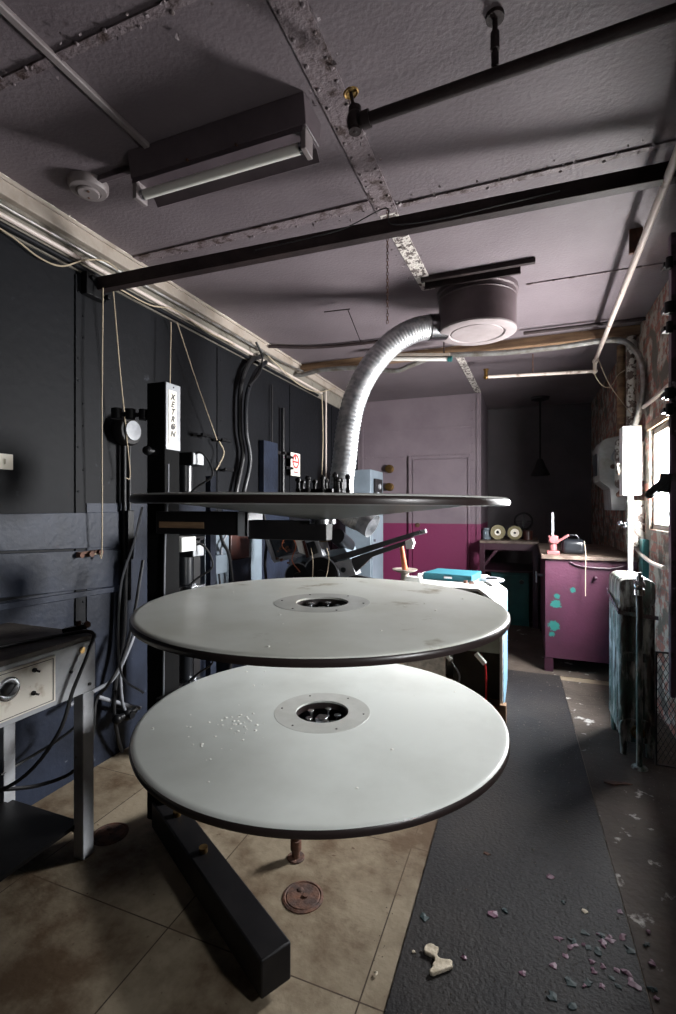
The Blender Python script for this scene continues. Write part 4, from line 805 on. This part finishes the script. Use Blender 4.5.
MB().cyl((.74,4.60,H+.20),(.74,4.60,H+.52),.052).sph((.74,4.60,H+.52),.052).sph((.74,4.60,H+.20),.052).build('body', 'flakewhite', cu_)
MB().cyl((.74,4.56,H+.15),(.70,4.50,H+.10),.016).sph((.70,4.50,H+.10),.02).build('knob', 'rust', cu_)
lb_ = empty('junction_box', (.77,4.4,H-.3), 'rust-stained junction box with peeling paint below the switch box', 'electrical box')
MB().box(.755,XR,4.27,4.52,H-.30,H+.05).build('box', 'flakewhite', lb_, bevel=.004)
MB().cyl((.755,4.40,H-.13),(.70,4.40,H-.13),.014).sph((.70,4.40,H-.13),.026).sph((.72,4.33,H-.15),.02).build('knob', 'steel', lb_)
pipe_thing('wall_pipe', [(.79,4.95,H+.6),(.79,4.95,ZC)], .035, 'timber', 'tan vertical pipe above the stepped meter box', 'pipe', smooth=0, seg=16)
pipe_thing('wall_pipe', [(.785,4.46,H+.6),(.785,4.46,H+1.36)], .035, 'flakewhite', 'flaking white vertical pipe above the switch box', 'pipe', smooth=0, seg=16)
pipe_thing('wall_pipe', [(.81,3.45,H+.74),(.81,3.8,H+.735),(.81,4.2,H+.74)], .014, 'pipecream', 'pale level pipe on the brick above the far window', 'pipe', smooth=3)
pipe_thing('wall_pipe', [at_X(636,548,.80), at_X(643,556,.80), at_X(652,563,.79), at_X(664,568,.78)], .014, 'pipecream', 'curved cream pipe on the wall behind the radiator', 'pipe')
thing('wall_panel', MB().box(.80,XR,4.14,4.26,H-.75,H-.24), 'teal', 'dark teal board fixed to the wall below the junction box', 'panel', bevel=.002)

# ---------------------------------------------------------------- radiator
rd = empty('radiator', (.575,3.31,0), 'tall peeling green cast-iron radiator on small feet by the right wall', 'radiator')
def section(y, th, foot):
    mb = MB(); x0, x1, z0, z1 = .49, .665, .085, 1.0
    out = []
    for k in range(9):
        a = PI - k*PI/8; out.append(((x0+x1)/2 + (x1-x0)/2*math.copysign(abs(math.cos(a))**.55, math.cos(a)), z1-.075+.075*math.sin(a)**.8 if math.sin(a) > 0 else z1-.075))
    for k in range(7):
        a = -k*PI/6; out.append(((x0+x1)/2 + (x1-x0)/2*math.copysign(abs(math.cos(a))**.6, math.cos(a)), z0+.05+.05*math.sin(a)))
    # split into columns joined at hubs
    w = (x1-x0); cw = w*.29
    for i in range(3):
        xa = x0 + i*(w-cw)/2
        mb.cyl((xa+cw/2,y,z0+.06),(xa+cw/2,y,z1-.06),cw/2*1.04,seg=14)
    for zz0, zz1 in ((z0,z0+.13),(z1-.16,z1)):
        P = [(x0+.0,zz0+.03),(x0+.03,zz0),(x1-.03,zz0),(x1,zz0+.03)]
        for q in range(9):
            a_ = q*PI/8; P.append(((x0+x1)/2+(x1-x0)/2*math.copysign(abs(math.cos(a_))**.5, math.cos(a_)), zz1-.055+.055*math.sin(a_)**.7))
        mb.prism([(p[0],y-th/2,p[1]) for p in P], (0,th,0))
    mb.box(x0+.02,x1-.02,y-th*.42,y+th*.42,z0+.45,z0+.50)
    mb.box(x0+.03,x1-.03,y-.006,y+.006,z0+.1,z1-.1)
    if foot:
        for xx in (x0+.025, x1-.025): mb.cyl((xx,y,z0+.03),(xx,y,0),.022,.016,seg=12)
    return mb.build('section', 'radiator', rd, bevel=.007, bseg=3)
for k in range(6): section(3.148+k*.064, .060, k in (0,5))
MB().cyl((.577,3.10,.15),(.577,3.118,.15),.035).cyl((.577,3.085,.15),(.577,3.10,.15),.022).build('end_plug', 'brass', rd)
st = MB()
st.prism([(.482,3.10,.80),(.674,3.10,.78),(.674,3.10,.803),(.482,3.10,.823)], (0,.004,0)).prism([(.480,3.10,.80),(.480,3.52,.86),(.480,3.52,.883),(.480,3.10,.823)], (.004,0,0))
st.build('strap', 'steel', rd)
vp = empty('radiator_pipe', (.565,3.0,0), 'upright iron feed pipe with valve collar in front of the radiator', 'pipe')
MB().cyl((.565,3.0,0),(.565,3.0,1.0),.016,seg=16).lathe([(0,0),(.04,0),(.035,.008),(.018,.012),(0,.012)], (.565,3.0,.005), seg=24, closed=False).build('pipe', 'radiator', vp)
MB().cyl((.565,3.0,.93),(.565,3.0,.96),.026).sph((.565,3.0,.985),.028).cyl((.565,3.0,1.0),(.565,3.0,1.03),.018).cyl((.565,3.0,1.03),(.565,3.0,1.05),.009).cyl((.565,3.0,.985),(.565,3.1,.985),.018).build('valve', 'steel', vp)

# ---------------------------------------------------------------- purple steel shutter at the right edge
sh = empty('steel_shutter', (.78,2.9,0), 'tall purple peeling steel shutter leaf beside the far window', 'shutter')
MB().box(.700,XR,2.96,2.985,H-.98,H+1.41).build('leaf', 'shutter', sh, bevel=.002)
MB().box(.694,.716,2.94,2.99,H-.98,H+1.41).build('edge_rail', 'shutter', sh, bevel=.003)
for z, r in ((H+1.25,.022),(H+1.02,.03),(H+.92,.02),(H+.58,.028),(H+.50,.022)):
    MB().box(.66,.72,2.935,2.995,z-.012,z+.012).cyl((.685,2.93,z-.03),(.685,2.93,z+.03),r*.8).build('hinge', 'black', sh, bevel=.003)
MB().bar((.70,2.95,H+.16),(.62,3.02,H+.07),.05,.035).bar((.70,2.95,H+.12),(.66,2.99,H+.13),.04,.1).sph((.615,3.02,H+.065),.022).build('latch_arm', 'black', sh, bevel=.003)
gm = empty('mesh_guard', (.78,2.9,.35), 'black diamond-mesh guard leaning at the foot of the right wall', 'mesh guard')
wm = MB()
gx0, gx1, gz0, gz1, gy = .66, .835, .02, .62, 3.07
for k in range(-14, 16):
    for s_ in (1,-1):
        a = Vector((gx0 + k*.024, gy, gz0)); 
        for zz in [0]:
            pts = []
            for q in range(61):
                zc = gz0+(gz1-gz0)*q/60; xc = gx0 + k*.024 + s_*(zc-gz0)*.5 + (0 if s_ > 0 else .2)
                if gx0 <= xc <= gx1: pts.append(Vector((xc,gy,zc)))
            if len(pts) > 1: wm.cyl(pts[0], pts[-1], .0016, seg=5)
wm.build('wire_mesh', 'mesh', gm)
MB().box(gx0-.008,gx0,gy-.006,gy+.006,0,gz1).box(gx1-.008,gx1,gy-.006,gy+.006,0,gz1).box(gx0,gx1,gy-.006,gy+.006,gz1-.008,gz1).box(gx0,gx1,gy-.006,gy+.006,gz0-.02,gz0-.008).build('frame', 'mesh', gm)

# ---------------------------------------------------------------- floor bits
for px, py, lb in ((303,897,'larger round floor outlet cover right of the black foot'),(110,834,'dim round floor outlet cover near the desk leg')):
    c = at_Z(px,py,0); r = .062
    f = empty('floor_cover', c, lb, 'floor cover')
    MB().lathe([(0,0),(r+.012,0),(r+.012,.003),(r+.004,.006),(r,.003),(r-.004,.006),(0,.006)], c, seg=40, closed=False).build('ring', 'rust', f)
    MB().cyl(c+Vector((.01,0,.005)), c+Vector((.01,0,.012)), .01).sph(c+Vector((-.02,.02,.006)), .012, (1,1,.4)).build('screw_plug', 'rust', f)
c = at_Z(296,858,0)
thing('pipe_stub', MB().cyl(c, c+Vector((0,0,.10)), .016).cyl(c+Vector((0,0,.035)), c+Vector((0,0,.075)), .022).cyl(c, c+Vector((0,0,.006)), .035), 'rust', 'short rusty pipe stub rising from the floor under the lowest platter', 'pipe', bevel=.002)
def flake(px, py, size, m, label, cat='paint flake', group=None, hgt=.005, elong=1, ang=None, nv=9, z0=.008):
    c = at_Z(px,py,z0); mb = MB(); a0 = random.uniform(0,6) if ang is None else ang; P = []
    for k in range(nv):
        q = 2*PI*k/nv; r = size*random.uniform(.35,1.15); v = Vector((r*math.cos(q)*elong, r*math.sin(q), 0)); v.rotate(Matrix.Rotation(a0,3,'Z')); P.append(c+v)
    top = mb.bm.verts.new(c+Vector((0,0,hgt))); low = [mb.bm.verts.new(p+Vector((0,0,random.uniform(0,hgt*.8)))) for p in P]; bot = [mb.bm.verts.new(p+Vector((0,0,-.0015))) for p in P]
    for k in range(nv):
        j = (k+1) % nv; mb.bm.faces.new((top, low[k], low[j])); mb.bm.faces.new((low[k], bot[k], bot[j], low[j]))
    mb.bm.faces.new(bot[::-1])
    return thing(cat.replace(' ','_'), mb, m, label, cat, group, smooth=False)
# plaster chunk: long, two-lobed
c = at_Z(436,962,.008); pm = MB()
L0, L1 = at_Z(428,947,.008), at_Z(444,973,.008); dv = (L1-L0)
n_ = 14
top = []; 
for s_ in (1,-1):
    for k in range(n_):
        q = k/(n_-1) if s_ > 0 else 1-k/(n_-1)
        wdt = (.008+.022*q+.012*math.sin(q*9))*random.uniform(.75,1.15)
        nrm = Vector((-dv.y, dv.x, 0)).normalized(); top.append(L0+dv*q+nrm*wdt*s_)
pm.prism(top, (0,0,.012)); thing('plaster_chunk', pm, 'plasterchip', 'largest cream plaster chunk on the dark floor runner', 'plaster chunk', bevel=.003)
flake(493,914,.022,'flakeplum','bright pink curled paint flake on the dark runner','paint flake')
flake(505,911,.012,'flakedark','dark flake touching the bright pink one')
flake(424,917,.018,'flakedark','dark teal flake near the runner edge above the plaster chunk')
flake(414,952,.007,'plasterchip','small white crumb left of the large plaster chunk','crumb')
flake(376,973,.007,'plasterchip','small white crumb on the tan tiles beside the runner','crumb')
flake(486,853,.012,'rust','thin brown splinter on the runner below the lowest platter','splinter', elong=1.8, ang=.2, hgt=.004)
flake(550,876,.016,'flakeplum','dull plum flake alone in the middle of the runner')
flake(464,957,.011,'flakeplum','small dark pink flake right of the plaster chunk')
flake(619,783,.03,'rust','dark splinter of wood in front of the radiator','splinter', elong=2.2, ang=.1, hgt=.006)
grp = 'plum paint flakes scattered at the bottom right of the floor'
for k in range(46):
    px = random.gauss(605,34); py = random.gauss(958,24)
    if py > 1010 or px > 674 or px < 520: continue
    flake(px, py, random.uniform(.006,.018), random.choice(('flakeplum','flakedark','flakeplum','flakedark','plasterchip') if k % 5 == 0 else ('flakeplum','flakedark')), 'small plum or dark paint flake in the scatter at bottom right of the floor', 'paint flake', grp, hgt=random.uniform(.002,.005), nv=9)
grit = MB()
for k in range(1500):
    if k < 900: x, y = random.uniform(-.5, .8), random.uniform(1.1, 4.4)
    else: x, y = random.gauss(.4,.3), random.gauss(3.3,.8)
    if x > .82 or x < -.9 or y < .8: continue
    s_ = random.uniform(.001,.0035) if random.random() < .96 else random.uniform(.004,.009); a0 = random.uniform(0,6)
    P = [Vector((x+s_*math.cos(a0+q*2.1), y+s_*math.sin(a0+q*2.1)*random.uniform(.6,1.3), .0075+ (0 if q else s_*.4))) for q in range(3)]
    ap = Vector((x,y,.0085+s_*.5)); v = [grit.bm.verts.new(p) for p in P]; t_ = grit.bm.verts.new(ap)
    grit.bm.faces.new(v); 
    for q in range(3): grit.bm.faces.new((v[q], v[(q+1)%3], t_))
tagp(grit.build('floor_grit', 'dust', smooth=False), 'fine pale grit and dust scattered over the floor', 'grit', kind='stuff')
# crumbs on the discs
cb = MB()
for (zz, spots) in ((PZ[1], 14), (PZ[2], 60)):
    for k in range(spots):
        if zz == PZ[2] and k < 40: x, y = PC.x-.22+random.gauss(0,.07), PC.y-.22+random.gauss(0,.08)
        else:
            q = random.uniform(0,6.28); r = random.uniform(.2,.58); x, y = PC.x+r*math.cos(q), PC.y+r*math.sin(q)
        s_ = random.uniform(.0015,.0055); cb.sph((x,y,zz+.0008), s_, (1,1,.35), 6)
tagp(cb.build('platter_dust', 'dustwhite', smooth=False), 'white specks of plaster dust lying on the platter discs', 'dust', kind='stuff')

# ---------------------------------------------------------------- daylight
w = bpy.data.worlds.new('world'); bpy.context.scene.world = w; w.use_nodes = True
bg_ = w.node_tree.nodes['Background']; bg_.inputs[1].default_value = 245
wt = w.node_tree; tcw = wt.nodes.new('ShaderNodeTexCoord'); sw_ = wt.nodes.new('ShaderNodeSeparateXYZ'); rw = wt.nodes.new('ShaderNodeValToRGB'); mw = wt.nodes.new('ShaderNodeMapRange')
wt.links.new(tcw.outputs['Generated'], sw_.inputs[0]); wt.links.new(sw_.outputs['Z'], mw.inputs['Value']); mw.inputs['From Min'].default_value = -.5; mw.inputs['From Max'].default_value = .5
wt.links.new(mw.outputs['Result'], rw.inputs[0]); rw.color_ramp.elements[0].color = (.56,.55,.54,1); rw.color_ramp.elements[1].color = (.97,.985,1,1)
wt.links.new(rw.outputs[0], bg_.inputs[0])
for (a, b, z0, z1) in W:
    L_ = bpy.data.lights.new('window_portal', 'AREA'); L_.shape = 'RECTANGLE'; L_.size = b-a; L_.size_y = z1-z0; L_.cycles.is_portal = True
    o = bpy.data.objects.new('window_portal', L_); C.objects.link(o); o.location = (XR+T+.01, (a+b)/2, (z0+z1)/2); o.rotation_euler = (PI/2, 0, PI/2)
vs = bpy.context.scene.view_settings; vs.view_transform = 'Standard'; vs.look = 'None'; vs.gamma = 1; vs.use_curve_mapping = False; vs.exposure = 0
bpy.context.scene.display_settings.display_device = 'sRGB'
